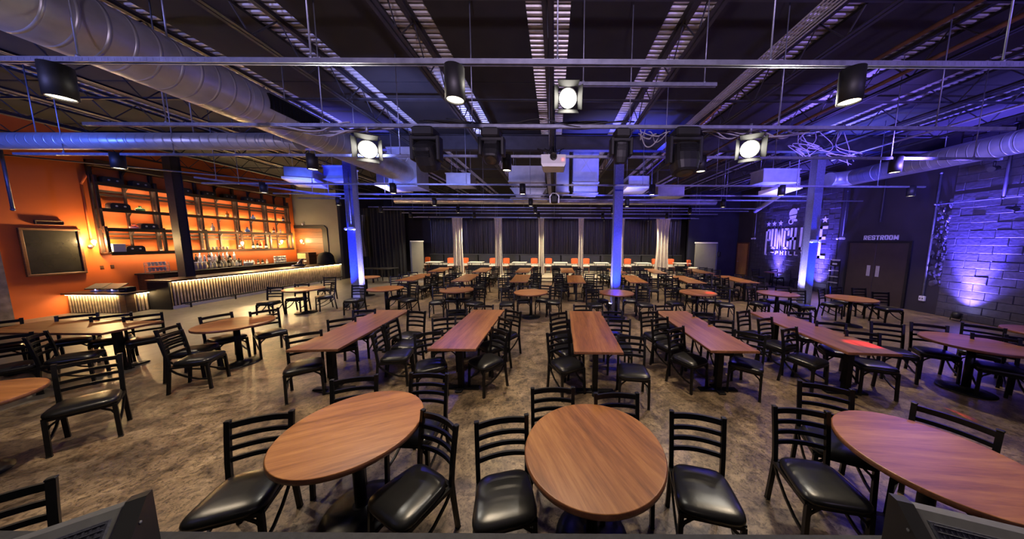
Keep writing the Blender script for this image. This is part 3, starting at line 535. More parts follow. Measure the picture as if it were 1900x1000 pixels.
# columns
def column(x, y, lab, z1=DECK-.52, mt='column'):
    t = thing('steel_column', lab, 'column', (x, y, 0), 0, 'steel columns')
    b = MB(); b.box(-.13, .13, -.125, -.110, .02, z1); b.box(-.13, .13, .110, .125, .02, z1); b.box(-.105, .105, -.11, .11, .02, z1)
    b.build('shaft', M[mt], t)
    b = MB(); b.box(-.2, .2, -.2, .2, 0, .02, b=.004); b.build('base_plate', M['steel'], t)
    b = MB(); b.box(-.17, .17, -.17, .17, z1-.02, z1+.0); b.build('cap_plate', M['steel'], t)
    return t
column(-6.47, 8.62, 'blue-lit steel column standing between bar and tables')
column(2.0, 8.5, 'blue-lit steel column standing by a round table mid-room')
column(8.42, 8.75, 'blue-lit steel column standing before the painted mural')
column(-12.75, 9.1, 'dark steel column rising behind the bar counter', mt='column_dark')

def strut(y, x0, x1, lab, z=3.74, rods=(), rod_top=DECK-.03):
    t = thing('strut_channel', lab, 'strut', (0, y, z), 0, 'horizontal strut channels hung from the roof')
    b = MB(); w, h = .041, .041
    prof = [(-w/2, -h/2), (-w/2, h/2), (w/2, h/2), (w/2, -h/2), (w/2-.012, -h/2), (w/2-.012, -h/2+.008), (w/2-.004, -h/2+.008), (w/2-.004, h/2-.004), (-w/2+.004, h/2-.004), (-w/2+.004, -h/2+.008), (-w/2+.012, -h/2+.008), (-w/2+.012, -h/2)]
    b.loft([[(x, p, q) for p, q in prof] for x in (x0, x1)])
    x = x0+.05                                   # punched web: raised lands between slots
    while x < x1-.05:
        b.box(x, x+.028, -w/2-.0015, -w/2, -.012, .010); x += .055
    b.build('channel', M['strut'], t)
    for rx in rods:
        b = MB(); b.cyl((rx, 0, h/2), (rx, 0, rod_top-z), .007, 8); b.cyl((rx, 0, h/2), (rx, 0, h/2+.02), .016, 6)
        b.build('hanger_rod', M['strut'], t)
    return t
strut(2.45, XL+.1, XR-.1, 'silver strut channel nearest the stage, spanning the whole picture', rods=(-9.2, -6.3, -4.1, -2.1, .02, 1.85, 3.85, 5.9, 8.2))
strut(3.72, -6.3, 6.15, 'silver strut channel carrying the three hot stage lamps', rods=(-5.2, -3.1, -1.1, 1.0, 3.0, 5.1))
strut(4.98, -9.8, -1.40, 'silver strut channel running in front of the blue cross duct', rods=(-8.9, -6.9, -4.8, -2.8))
strut(4.98, -1.10, 8.1, 'silver strut channel right behind the white projector', rods=(-.1, 2.0, 4.0, 6.1, 7.6))
strut(7.4, -9.6, 10.1, 'silver strut channel just before the blue columns', rods=(-8.6, -6.6, -4.4, -2.4, 0, 2.4, 4.4, 6.6, 8.8))
strut(8.95, -9.3, 8.6, 'silver strut channel touching the back of the blue columns', rods=(-8.0, -5.6, -3.2, -.8, 3.2, 5.6, 8.0))
strut(9.9, -9.4, 11.3, 'silver strut channel beyond the blue columns', rods=(-8.4, -5.6, -2.6, .3, 3.3, 6.3, 9.3))
strut(12.3, -8.5, 9.4, 'silver strut channel fourth from the drapes', rods=(-7.4, -4.4, -1.4, 1.6, 4.6, 7.6))
strut(13.3, -8.6, 9.6, 'silver strut channel third from the drapes', rods=(-7, -3.5, 0, 3.5, 7))
strut(14.8, -8.4, 9.0, 'silver strut channel over the platform edge', rods=(-7.2, -4, -1, 2, 5, 8))
t = strut(0, -1.55, 1.55, 'slanting silver strut channel over the far end of the bar', rods=(-1.2, 1.2)); t.location = (-8.2, 8.1, 3.74); t.rotation_euler = (0, 0, R(63))
t = strut(0, -.95, .95, 'short silver strut channel beside the centre stage lamp', z=4.15, rods=(-.7, .8)); t.location = (1.05, 3.5, 4.15)

# ducts
def duct(name, lab, p, q, r, seams, mat='duct', grp=None, rings=True):
    p, q = Vector(p), Vector(q); L = (q-p).length
    t = thing(name, lab, 'duct', p, 0, grp)
    t.rotation_euler = (q-p).to_track_quat('Z', 'Y').to_euler()
    b = MB(); b.lathe([(r, 0), (r, L)], n=48); b.build('pipe', M[mat], t)
    for k in range(seams):
        z = (k+.5)*L/seams; b = MB(); b.lathe([(r*1.0, z-.012), (r*1.006, z-.008), (r*1.006, z+.008), (r*1.0, z+.012)], n=48, cap=False); b.build('joint_band', M[mat], t)
    top = DECK-.04-(p.z+q.z)/2; Wi = t.matrix_basis.inverted()
    for k in range(3):
        c = p+(q-p)*(.2+.3*k); b = MB(); b.cyl(c+Vector((0, 0, r)), (c.x, c.y, DECK-.04), .008, 8); g = b.build('hanger_rod', M['strut'], t); g.matrix_basis = Wi
    return t
t = duct('spiral_duct', 'fat silver spiral duct running from top left over the tables', (-4.5, -1.5, 4.21), (-4.5, 8.15, 4.21), .30, 8)
b = MB()
b.box(-.02, .02, -.11, .11, -.42, .42)
for k in range(16): b.box(.015, .03, -.10, .10, -.40+k*.052, -.385+k*.052)
g = b.build('side_grille', M['black_metal'], t); g.location = (-.285, -.08, 5.9) if False else (0, 0, 0)
g.parent = t; g.matrix_parent_inverse = Matrix(); g.matrix_basis = t.matrix_basis.inverted() @ Matrix.Translation((-4.215, 4.55, 4.25)) @ Matrix.Rotation(R(-90), 4, 'X')
duct('spiral_duct', 'blue-lit spiral duct crossing before the orange wall', (XL+.1, 5.1, 3.99), (-4.72, 5.1, 4.02), .145, 8)
t = duct('spiral_duct', 'purple-lit spiral duct along the right brick wall', (10.25, -1.0, 4.45), (10.25, 9.3, 4.45), .255, 8)
b = MB(); rings = []
for k in range(7):
    a = k/6*PI/2; c = Vector((10.25-.45+.45*math.cos(a), 9.3+.45*math.sin(a), 4.45)); n1 = Vector((math.cos(a), math.sin(a), 0))
    rings.append([c+n1*.255*math.cos(2*PI*j/32)+Vector((0,0,1))*.255*math.sin(2*PI*j/32) for j in range(32)])
b.loft(rings, smooth=True); g = b.build('elbow', M['sheet'], t); g.matrix_basis = t.matrix_basis.inverted()
duct('spiral_duct', 'pale spiral duct crossing the rear of the room above the tables', (-8.2, 13.9, 4.27), (8.3, 13.9, 4.27), .16, 9)
duct('spiral_duct', 'slanting spiral duct right of the painted mural top', (8.6, 9.9, 4.2), (11.2, 15.0, 3.95), .10, 3)
def duct_box(lab, x0, x1, y0, y1, z0, z1, cross=True, taper=None):
    t = thing('duct_box', lab, 'air duct', ((x0+x1)/2, y0, z0), 0, 'sheet metal duct boxes')
    w, d, h = (x1-x0)/2, y1-y0, z1-z0
    b = MB()
    if taper: b.loft([[(-w+taper, 0, 0), (w-taper, 0, 0), (w-taper, d, 0), (-w+taper, d, 0)], [(-w, 0, h), (w, 0, h), (w, d, h), (-w, d, h)]])
    else: b.cbox(-w, w, 0, d, 0, h, .008)
    if cross:    # pressed cross-break creases on the front sheet
        b.tube([(-w*.95, -.004, .02), (w*.95, -.004, h-.02)], .012, .006); b.tube([(w*.95, -.004, .02), (-w*.95, -.004, h-.02)], .012, .006)
    b.build('casing', M['sheet'], t)
    for z in (0, h): 
        k = MB(); k.box(-w-.02, w+.02, -.02, d+.02, z-.018, z+.018); k.build('flange', M['sheet'], t)
    if z0+h < DECK-.3:
        for sx in (-1, 1): k = MB(); k.cyl((sx*w*.8, d/2, h), (sx*w*.8, d/2, DECK-.04-z0), .008, 8); k.build('hanger_rod', M['strut'], t)
    return t
duct_box('blue-lit sheet metal riser with cross creases, left of the centre column', .60, 1.45, 8.95, 9.5, 4.15, 5.3)
duct_box('blue-lit lower sheet metal duct outlet left of the centre column', .62, 1.42, 8.9, 9.6, 3.80, 4.12)
duct_box('narrow sheet metal riser behind the projector pole', .06, .48, 9.0, 9.5, 3.85, 5.3, False)
duct_box('purple-lit flat plenum left of the projector', -1.52, -.32, 9.0, 9.7, 4.18, 4.66, False)
duct_box('sloping grey duct hood below the purple plenum', -1.6, -.3, 9.9, 10.7, 3.80, 4.14, False, taper=.22)
duct_box('blue-lit plenum box at the end of the fat silver duct', -4.98, -4.12, 8.15, 8.9, 3.85, 4.95)
duct_box('blue-lit sheet metal box left of the bar-side blue column', -7.55, -6.85, 8.9, 9.5, 4.2, 4.62, False)
duct_box('long blue-lit sheet metal box left of the mural column', 6.9, 8.1, 9.0, 9.6, 4.22, 4.62, False)
duct_box('dark sheet metal unit right of the black moving heads', 3.9, 4.9, 10.2, 10.9, 3.95, 4.3, False)
duct_box('dark air unit hung amid struts left of the plenum', -3.55, -2.75, 8.9, 9.5, 4.05, 4.4, False)
def diffuser(x, y, rx, lab, rz=0):
    t = thing('ceiling_diffuser', lab, 'air diffuser', (x, y, 4.02), rz, 'hanging air diffusers')
    b = MB(); b.cbox(-.36, .36, -.42, .42, .1, .42, .02); b.build('housing', M['sheet'], t)
    b = MB(); b.loft([[(-.40, -.46, .03), (.40, -.46, .03), (.40, .46, -.05), (-.40, .46, -.05)], [(-.40, -.46, .10), (.40, -.46, .10), (.40, .46, .10), (-.40, .46, .10)]]); b.build('face_panel', M['white_top'], t)
    for s in (-1, 1):
        b = MB(); b.cyl((s*.3, 0, .42), (s*.3, 0, DECK-.03-4.02), .008, 8); b.build('hanger_rod', M['strut'], t)
    return t
diffuser(-8.0, 8.75, 0, 'blue-lit flat diffuser hanging over the far bar end', R(20))
diffuser(2.85, 9.6, 0, 'blue-lit flat diffuser right of the centre column')
diffuser(8.05, 9.7, 0, 'purple-lit flat diffuser behind the mural column')
diffuser(-5.6, 9.5, 0, 'blue-lit flat diffuser right of the bar-side column')

# downlights
def downlight_proto():
    t = thing('cylinder_downlight', 'x', 'ceiling light', (0,0,0), 0, 'black cylinder downlights')
    b = MB(); r = .084
    b.lathe([(r-.012, .0), (r, .0), (r, .27), (.02, .285)], n=28, cap=False); b.lathe([(r-.012, 0), (r-.012, .03)], n=28, cap=False)
    b.build('housing', M['fixture'], t)
    b = MB(); b.lathe([(r-.012, .012), (.0005, .018)], n=28, cap=False); b.build('lens', M['lamp'], t)
    return t
dp = downlight_proto(); fam = family(dp)
rows = [(2.45, (-1, 0, 1), 'front'), (4.98, (-2, -1, 0, 1, 2), 'second'), (7.4, (-2, -1, 0, 1, 2, 3), 'third'), (9.9, (-2, -1, 0, 1, 2, 3), 'fourth'), (12.3, (-2, -1, 0, 1, 2), 'fifth'), (14.8, (-2, -1, 0, 1, 2), 'sixth')]
colname = {-2: 'over the bar side', -1: 'below the fat duct', 0: 'at the room centre', 1: 'right of centre', 2: 'towards the mural', 3: 'beside the brick wall'}
first = True; DL = []
for y, ks, rn in rows:
    for k in ks:
        x = -.87+(3.44 if rn == 'front' else 3.535)*k; z = 3.43 if rn == 'front' else 3.49
        lab = 'black cylinder downlight of the %s row, %s' % (rn, colname[k])
        if first: dp.location = (x, y, z); dp['label'] = lab; first = False
        else: dup(dp, (x, y, z), 0, lab, kids=fam)
        DL.append((x, y, z))
# ------------------------------------------------------------------ stage lamps
def stage_lamp(x, y, z, tilt, pan, lab, up=.31):
    t = thing('stage_lamp', lab, 'stage light', (x, y, z), R(pan), 'hot white stage lamps')
    Mx = Matrix.Rotation(R(tilt), 4, 'X')       # body looks along local -Y
    T = Mx @ Matrix.Rotation(R(90), 4, 'X')     # lathe z -> -y
    b = MB(); b.lathe([(.06, -.20), (.10, -.17), (.112, -.02), (.118, .06), (.112, .06), (.105, .02)], n=28, M=T, cap=False); b.lathe([(.06, -.20), (.001, -.205)], n=28, M=T, cap=False); b.build('housing', M['fixture'], t)
    b = MB(); b.lathe([(.105, .03), (.09, .042), (.05, .052), (.001, .056)], n=28, M=T, cap=False); b.build('lens', M['hot'], t)
    b = MB()
    for a in range(4):
        b.loft([[Mx @ Matrix.Rotation(a*PI/2, 4, 'Y') @ Vector(p) for p in q] for q in ([(-.115, -.06, .115), (.115, -.06, .115), (.115, -.063, .120), (-.115, -.063, .120)], [(-.13, -.17, .165), (.13, -.17, .165), (.13, -.173, .170), (-.13, -.173, .170)])])
    b.build('barn_doors', M['fixture'], t)
    b = MB(); b.tube([(-.14, 0, 0), (-.14, 0, up*.6), (0, 0, up*.72), (.14, 0, up*.6), (.14, 0, 0)], .03, .006); b.build('yoke', M['fixture'], t)
    b = MB(); b.cyl((0, 0, up*.7), (0, 0, up+.02), .018, 10); b.build('clamp', M['strut'], t)
    return t
stage_lamp(-2.52, 3.72, 3.43, 10, 30, 'glaring stage lamp on the left, over the fat silver duct')
stage_lamp(.16, 3.5, 3.98, 20, 0, 'glaring stage lamp highest at the centre', up=.17)
stage_lamp(2.63, 3.72, 3.46, 10, -30, 'glaring stage lamp on the right, tilted inward')
def moving_head(x, z0, z1, lab, w=.17, tilt=0, rz=0):
    t = thing('moving_head_light', lab, 'stage light', (x, 3.74, z1), rz, 'black moving head lights')
    h = z1-z0
    b = MB(); b.cbox(-w*.8, w*.8, -.12, .12, -.12, 0, .02); b.build('base', M['fixture'], t)
    b = MB()
    for s in (-1, 1): b.cbox(s*w-.025, s*w+.025, -.07, .07, -h*.78, -.10, .012)
    b.cbox(-w, w, -.07, .07, -.16, -.11, .01); b.build('yoke', M['fixture'], t)
    Tm = Matrix.Translation((0, 0, -h*.62)) @ Matrix.Rotation(R(tilt), 4, 'X')
    b = MB(); hw = w-.03
    b.loft([[(hw*k*p, hw*k*q, z) for p, q in [(math.copysign(abs(math.cos(a))**.6, math.cos(a)), math.copysign(abs(math.sin(a))**.6, math.sin(a))) for a in [2*PI*j/20 for j in range(20)]]] for k, z in ((.55, h*.30), (.9, h*.24), (1, 0), (1, -h*.18), (.86, -h*.34), (.72, -h*.38))], M=Tm)
    for k in range(5): b.cbox(-hw*.7, hw*.7, -hw*1.04, hw*1.04, h*(.02+.035*k), h*(.035+.035*k), .002, M=Tm)
    hd = b.build('head', M['fixture'], t)
    b = MB(); b.lathe([(hw*.6, -h*.385), (.001, -h*.40)], n=24, M=Tm, cap=False); b.build('lens', M['screen'], t)
    b = MB(); b.cyl((0, 0, -.01), (0, 0, .06), .022, 10); b.tube([(-.05, 0, .01), (.05, 0, .01)], .04, .02); b.build('clamp', M['strut'], t)
    return t
moving_head(-1.74, 3.17, 3.71, 'large black moving head light beside the left hot lamp', .175, 35)
moving_head(-.85, 3.26, 3.70, 'black moving head light left of the projector', .15, -30)
moving_head(.90, 3.27, 3.70, 'slim black moving head light in front of the centre column', .125, 10)
moving_head(1.76, 3.13, 3.72, 'largest black moving head light, left of the right hot lamp', .20, -12)

# projector and the camera on its drop pole
t = thing('projector', 'white ceiling projector with a red light and dark lens', 'projector', (-.02, 5.0, 3.52))
b = MB(); b.loft([[(-.19, -.2, .0), (.19, -.2, .0), (.19, .2, .0), (-.19, .2, .0)], [(-.215, -.21, .05), (.215, -.21, .05), (.215, .21, .05), (-.215, .21, .05)], [(-.215, -.21, .20), (.215, -.21, .20), (.215, .21, .20), (-.215, .21, .20)]]); b.build('housing', M['white_plastic'], t)
b = MB(); T = Matrix.Translation((0, -.2, .16)) @ Matrix.Rotation(R(90), 4, 'X'); b.lathe([(.062, 0), (.062, .05), (.05, .055), (.045, .03), (.001, .02)], n=24, M=T, cap=False); b.build('lens', M['screen'], t)
b = MB(); b.cyl((.165, -.213, .115), (.165, -.222, .115), .011, 10); b.build('status_light', emit('red_led', (1, .03, .02), 14), t)
b = MB(); b.box(-.09, .09, -.09, .09, .2, .23); b.cyl((0, 0, .2), (0, 0, DECK-.56-3.52), .02, 12); b.build('mount_pole', M['fixture'], t)
b = MB()
for k, x in enumerate((-.13, -.07, .02, .08)): b.tube([(x, .15, .2), (x*1.6, .1, .29+.03*k), (x*2.2, -.1, .33), (x*.7, -.12, .26), (x*.3, 0, .40)], .014, n=8)
b.build('cable_tangle', M['black_cable'], t)
t = thing('drop_pole_camera', 'small grey video unit hanging on a black drop pole', 'camera', (0, 7.9, 3.34))
b = MB(); b.cyl((0, 0, .18), (0, 0, 2.12), .032, 14); b.build('drop_pole', M['fixture'], t)
b = MB(); b.cbox(-.10, .10, -.12, .12, -.02, .20, .03); b.build('housing', M['fixture'], t)
b = MB(); b.tube([(-.12, -.05, -.02), (-.13, -.05, .17), (-.07, -.05, .26), (.07, -.05, .26), (.13, -.05, .17), (.12, -.05, -.02)], .035, .02); b.build('bracket', M['sheet'], t)

# pipes under the roof, cable runs
def pipe(lab, pts, r=.03, mat='pipe', name='sprinkler_pipe', cat='pipe', grp=None):
    b = MB()
    for p, q in zip(pts, pts[1:]): b.cyl(p, q, r, 14)
    for p in pts: b.lathe([(r*.2, -r*1.3), (r*1.25, -r*.8), (r*1.25, r*.8), (r*.2, r*1.3)], n=12, M=Matrix.Translation(p))
    return tag(b.build(name, M[mat]), lab, cat, grp)
pipe('rusty brown sprinkler pipe running over the right tables', [(5.45, -2, 4.86), (5.45, 12.5, 4.86)], .032, grp='pipes under the roof')
pipe('dark brown pipe right of the room centre', [(4.55, -2, 4.80), (4.55, 8.2, 4.80)], .028, grp='pipes under the roof')
pipe('thin grey conduit rising along the right roof edge', [(8.4, -2, 4.70), (8.4, 8.3, 4.70)], .022, 'cable', 'conduit_pipe', grp='pipes under the roof')
pipe('brown pipe slanting down behind the right hot lamp', [(2.9, 12.8, 4.05), (3.3, 5.6, 4.9)], .022, grp='pipes under the roof')
pipe('dark pipe left of the fat duct', [(-6.6, -2, 4.85), (-6.6, 13, 4.85)], .025, 'steel', grp='pipes under the roof')
pipe('pale conduit crossing under the roof over the bar', [(-14.2, 7.0, 4.35), (-9.2, 9.4, 4.2), (-7.8, 12, 4.2)], .02, 'strut', 'conduit_pipe', grp='pipes under the roof')
def flow(pts, k=6):      # smooth curve through points
    P = [Vector(p) for p in pts]; P = [P[0]*2-P[1]]+P+[P[-1]*2-P[-2]]; out = []
    for i in range(1, len(P)-2):
        a, b_, c, d = P[i-1:i+3]
        for j in range(k):
            f = j/k; out.append(.5*((2*b_)+(c-a)*f+(2*a-5*b_+4*c-d)*f*f+(3*b_-a-3*c+d)*f**3))
    return out+[P[-2]]
def cables(lab, x0, x1, y, z, n, seed, mat='cable', sag=.16):
    rnd = random.Random(seed); b = MB()
    for k in range(n):
        pts = []; a, c = x0+rnd.uniform(0, .5), x1-rnd.uniform(0, .6); ph = rnd.uniform(0, 6); s = rnd.uniform(.4, 1)*sag; yy = y+rnd.uniform(-.1, .12)
        m_ = 28; w = 1 if c-a < 1.2 else rnd.choice((1, 2))
        for i in range(m_+1):
            f = i/m_; pts.append((a+(c-a)*f, yy+.05*math.sin(f*9+ph), z-s*math.sin(f*PI*w)**2+.012*math.sin(f*9+ph)))
        b.tube(pts, rnd.uniform(.012, .022), n=6, smooth=True)
    return tag(b.build('cable_bundle', M[mat]), lab, 'cables', 'loose cables on the struts')
cables('tangle of black cables draped over the stage lamp strut', -1.9, 1.2, 3.80, 3.83, 9, 1, 'black_cable', .10)
cables('pale looping cables between the two right moving heads', .95, 1.75, 3.8, 3.72, 5, 2, 'cable', .17)
cables('pale looping cables right of the largest moving head', 2.0, 3.9, 3.9, 3.78, 7, 3, 'cable', .13)
cables('pale cables hanging left of the left hot lamp', -4.0, -2.2, 3.82, 3.78, 6, 5, 'cable', .12)
b = MB(); rnd = random.Random(8)
for k in range(9):
    x0 = 6.0+rnd.uniform(0, 1.2); z0 = rnd.uniform(4.25, 4.6); b.tube(flow([(x0, 6.9, 4.95), (x0+rnd.uniform(-.3,.3), 6.8, z0+.15), (x0+rnd.uniform(-.4,.4), 6.7, z0-.05), (x0+rnd.uniform(-.5,.6), 6.8, z0+.05), (x0+rnd.uniform(-.3,.5), 6.8, z0-.2)]), .018, n=6, smooth=True)
tag(b.build('cable_bundle', M['cable']), 'snarl of purple-lit cables and flex under the right roof', 'cables', 'loose cables on the struts')
b = MB()
for k in range(6): b.tube([(3.1+.035*k, -2+.1*k, 4.98-.012*k), (3.06+.03*k, 2, 4.96-.02*k), (3.1+.03*k, 8.3, 4.97)], .02, n=6)
tag(b.build('cable_bundle', M['cable']), 'straight run of grey cables beside a right-hand roof joist', 'cables', 'loose cables on the struts')

# ------------------------------------------------------------------ bar
BX, BY0, BY1, BH = -12.1, 8.2, 14.88, .93
def corrugated(b, p, q, z0, z1, nrm, pitch=.078, amp=.018):
    p, q = Vector(p), Vector(q); L = (q-p).length; d = (q-p)/L; n = Vector(nrm); k = int(L/pitch*8); ring = []
    for i in range(k+1):
        s = L*i/k; ring.append(p+d*s+n*amp*math.cos(2*PI*s/pitch))
    o = len(b.v)
    b.loft([[(v.x, v.y, z0) for v in ring], [(v.x, v.y, z1) for v in ring]], cap=False, closed=False, smooth=True)
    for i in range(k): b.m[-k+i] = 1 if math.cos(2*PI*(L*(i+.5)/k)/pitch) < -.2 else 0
t = thing('bar_counter', 'long bar with a rusty corrugated metal front lit from above', 'bar counter', (0,0,0))
b = MB(); b.box(BX-.62, BX-.03, BY0, BY1, .0, BH-.05); b.build('body', M['fixture'], t)
b = MB(); corrugated(b, (BX, BY0+.01, 0), (BX, BY1, 0), .10, BH-.055, (1,0,0)); b.build('corrugated_front', [M['corr'], M['corr_shade']], t)
b = MB(); b.box(BX-.03, BX+.0, BY0, BY1, 0, .10); b.build('kick_board', M['white_plastic'], t)
b = MB(); b.cbox(BX-.72, BX+.13, BY0-.03, BY1, BH-.05, BH+.01, .008); b.build('bar_top', M['bar_wood'], t)
b = MB(); b.box(BX+.060, BX+.076, BY0+.02, BY1, BH-.062, BH-.052); b.build('led_strip', M['led'], t)
b = MB(); b.box(BX-.66, BX+.02, BY0-.03, BY0, .0, BH-.05); b.build('end_panel', M['fixture'], t)
b = MB(); b.cyl((BX+.18, BY0+.1, .17), (BX+.18, BY1-.1, .17), .022, 14); fr = b.build('foot_rail', M['fixture'], t)
for k in range(6):
    y = BY0+.3+k*1.22; b = MB(); b.tube([(BX+.18, y, .16), (BX+.18, y, .0)], .03, .03); b.tube([(BX+.18, y, .1), (BX, y, .1)], .02, .02); b.build('rail_bracket', M['fixture'], fr)
# lower counter for the tills
t = thing('low_counter', 'lower counter with corrugated front before the orange wall', 'counter', (0,0,0))
LX0, LX1, LY = -14.42, -12.75, 7.72; LH = .62
b = MB(); b.box(LX0, LX1-.03, LY+.03, LY+.62, 0, LH-.05); b.build('body', M['fixture'], t)
b = MB(); corrugated(b, (LX0, LY, 0), (LX1-.17, LY, 0), .02, LH-.05, (0,-1,0), .085); b.build('corrugated_front', [M['corr'], M['corr_shade']], t)
b = MB(); corrugated(b, (LX1, LY+.16, 0), (LX1, BY0-.04, 0), .02, LH-.05, (1,0,0)); b.build('corrugated_side', [M['corr'], M['corr_shade']], t)
b = MB(); b.cbox(LX1-.16, LX1+.02, LY-.02, LY+.16, 0, LH-.05, .006); b.build('corner_post', M['bar_wood'], t)
b = MB(); b.prism([(LX0-.06, LY-.10), (LX1+.04, LY-.10), (LX1+.11, LY-.02), (LX1+.11, BY0-.06), (LX0-.06, BY0-.06)], LH-.05, LH); b.build('counter_top', M['bar_wood'], t)
b = MB(); b.box(LX0, LX1-.18, LY-.066, LY-.052, LH-.066, LH-.052); b.build('led_strip', M['led'], t)
b = MB(); b.box(LX1+.050, LX1+.064, LY+.18, BY0-.05, LH-.066, LH-.052); b.build('led_strip', M['led'], t)
def till(x, y, rz, lab):
    t = thing('till_screen', lab, 'till', (x, y, LH), R(rz), 'till screens on the low counter')
    b = MB(); b.cbox(-.13, .13, -.11, .11, 0, .045, .012); b.build('base', M['white_plastic'], t)
    b = MB(); b.tube([(0, .03, .04), (0, .02, .12)], .08, .05); b.build('stand', M['fixture'], t)
    T = Matrix.Translation((0, -.02, .155)) @ Matrix.Rotation(R(28), 4, 'X')
    b = MB(); b.cbox(-.20, .20, -.15, .15, -.015, .012, .008, M=T); s = b.build('display', M['fixture'], t)
    b = MB(); b.box(-.18, .18, -.135, .135, .012, .0135, M=T); b.build('screen', plain('lit_grey_screen', (.16,.14,.12), .25), s)
    b = MB(); b.cyl((.03, -.125, .06), (.03, -.129, .06), .016, 12); b.build('indicator', M['blue_lens'] if False else emit('till_led', (.35,.4,1), 6), t)
    return t
till(-13.95, 8.0, 12, 'left black till screen tilted up on the low counter')
till(-13.45, 8.0, 12, 'right black till screen tilted up on the low counter')
t = thing('receipt_printer', 'small dark receipt printer beside the till screens', 'printer', (-13.02, 7.95, LH), R(8))
b = MB(); b.cbox(-.10, .10, -.12, .12, 0, .15, .02); b.build('body', M['fixture'], t)
b = MB(); b.box(-.06, .06, -.127, -.118, .05, .062); b.build('paper_slot', M['plate'], t)

# back bar along the orange wall
t = thing('back_bar_cabinet', 'dark back bar cabinet against the orange wall', 'cabinet', (0,0,0))
b = MB(); b.box(XL+.01, XL+.60, 9.1, 14.6, 0, .98); b.build('body', M['bar_wood'], t)
b = MB(); b.cbox(XL+.005, XL+.66, 9.04, 14.66, .98, 1.03, .006); b.build('counter_top', M['fixture'], t)
for k in range(6):
    y = 9.2+k*.9; b = MB(); b.box(XL+.60, XL+.62, y, y+.82, .08, .92); d = b.build('door', M['bar_wood'], t)
    b = MB(); b.tube([(XL+.635, y+.74, .55), (XL+.635, y+.74, .75)], .014); b.build('handle', M['plate'], d)

# shelving
SZ = [1.79, 2.56, 3.18, 3.99]
SY = [8.45, 9.70, 10.87, 12.11, 13.32, 14.42]
t = thing('bar_shelving', 'tall dark wooden bar shelving on the orange wall', 'shelving', (0,0,0))
for y in SY:
    b = MB(); b.cbox(XL+.02, XL+.10, y-.04, y+.04, 1.76, 4.66, .006); b.cbox(XL+.24, XL+.31, y-.035, y+.035, 1.76, 2.62, .006); b.cbox(XL+.16, XL+.23, y-.035, y+.035, 2.5, 4.2, .006); b.build('upright', M['shelf_wood'], t)
for i, z in enumerate(SZ):
    for a, c in zip(SY, SY[1:]):
        d = (.34, .32, .28, .26)[i]
        b = MB(); b.cbox(XL+.02, XL+d, a-.02, c+.02, z-.05, z, .005); b.box(XL+d-.01, XL+d+.015, a, c, z-.10, z+.012); s = b.build('shelf', M['shelf_wood'], t)
        if i in (1, 2):
            b = MB(); b.box(XL+.05, XL+.07, a+.05, c-.05, z+.002, z+.012); b.box(XL+d-.035, XL+d-.02, a+.05, c-.05, z-.062, z-.052); b.build('led_strip', M['led_shelf'], s)
for z in (2.24, 2.38, 3.62, 3.74):
    b = MB(); b.box(XL+.03, XL+.055, SY[0], SY[-1], z-.035, z+.035); b.build('back_rail', M['shelf_wood'], t)
b = MB(); b.cbox(XL+.02, XL+.34, SY[0]-.04, SY[-1]+.04, 4.46, 4.66, .01); b.build('top_header', M['shelf_wood'], t)
for a, c in zip(SY, SY[1:]):
    y = (a+c)/2
    for z0, z1 in ((1.79, 2.5), (2.56, 3.12), (3.18, 3.93), (3.99, 4.46)):
        b = MB(); b.cbox(XL+.03, XL+.09, y-.025, y+.025, z0, z1, .004); b.tube([(XL+.07, y, z1-.16), (XL+.16, y, z1-.03), (XL+.22, y, z1-.01)], .04, .03); b.build('bracket', M['shelf_wood'], t)
# boxes and bottles on the shelves
def box_proto():
    t = thing('storage_box', 'x', 'box', (0,0,0), 0, 'black boxes with two silver studs on the bar shelves')
    pr = [(-.20, 0), (.20, 0), (.21, .03), (.20, .15), (.15, .20), (-.15, .20), (-.20, .15), (-.21, .03)]
    b = MB(); b.loft([[(x, p, q) for p, q in pr] for x in (-.09, -.07, .07, .09)], M=None); b.build('body', M['leather'], t)
    for s in (-1, 1):
        b = MB(); b.lathe([(.026, 0), (.026, .008), (.014, .016), (.001, .018)], n=14, M=Matrix.Translation((.09, s*.085, .10)) @ Matrix.Rotation(R(90), 4, 'Y')); b.build('stud', M['plate'], t)
    return t
bp = box_proto(); fam = family(bp)
bl = [(8.78, 3, 'top shelf, first from the left'), (9.38, 3, 'top shelf, just left of the column'), (10.45, 3, 'top shelf, first right of the column'), (11.2, 3, 'top shelf, second right of the column'), (11.85, 3, 'top shelf, third right of the column'), (12.62, 3, 'top shelf, fourth right of the column'), (13.1, 3, 'top shelf, last at the right'),
      (8.85, 2, 'second shelf down at the left end'), (9.42, 1, 'third shelf down, beside the column'), (9.03, 0, 'bottom shelf beside the white box')]
for i, (y, s, w) in enumerate(bl):
    lab = 'black studded box on the '+w
    if i == 0: bp.location = (XL+.15, y, SZ[s]+.002); bp['label'] = lab
    else: dup(bp, (XL+.15, y, SZ[s]+.002), 0, lab, kids=fam)
b = MB(); b.cbox(-.1, .1, -.13, .13, 0, .27, .01); tag(b.build('carton', M['paper'], loc=(XL+.16, 8.68, SZ[0]+.002)), 'cream carton on the bottom bar shelf at the left end', 'box')
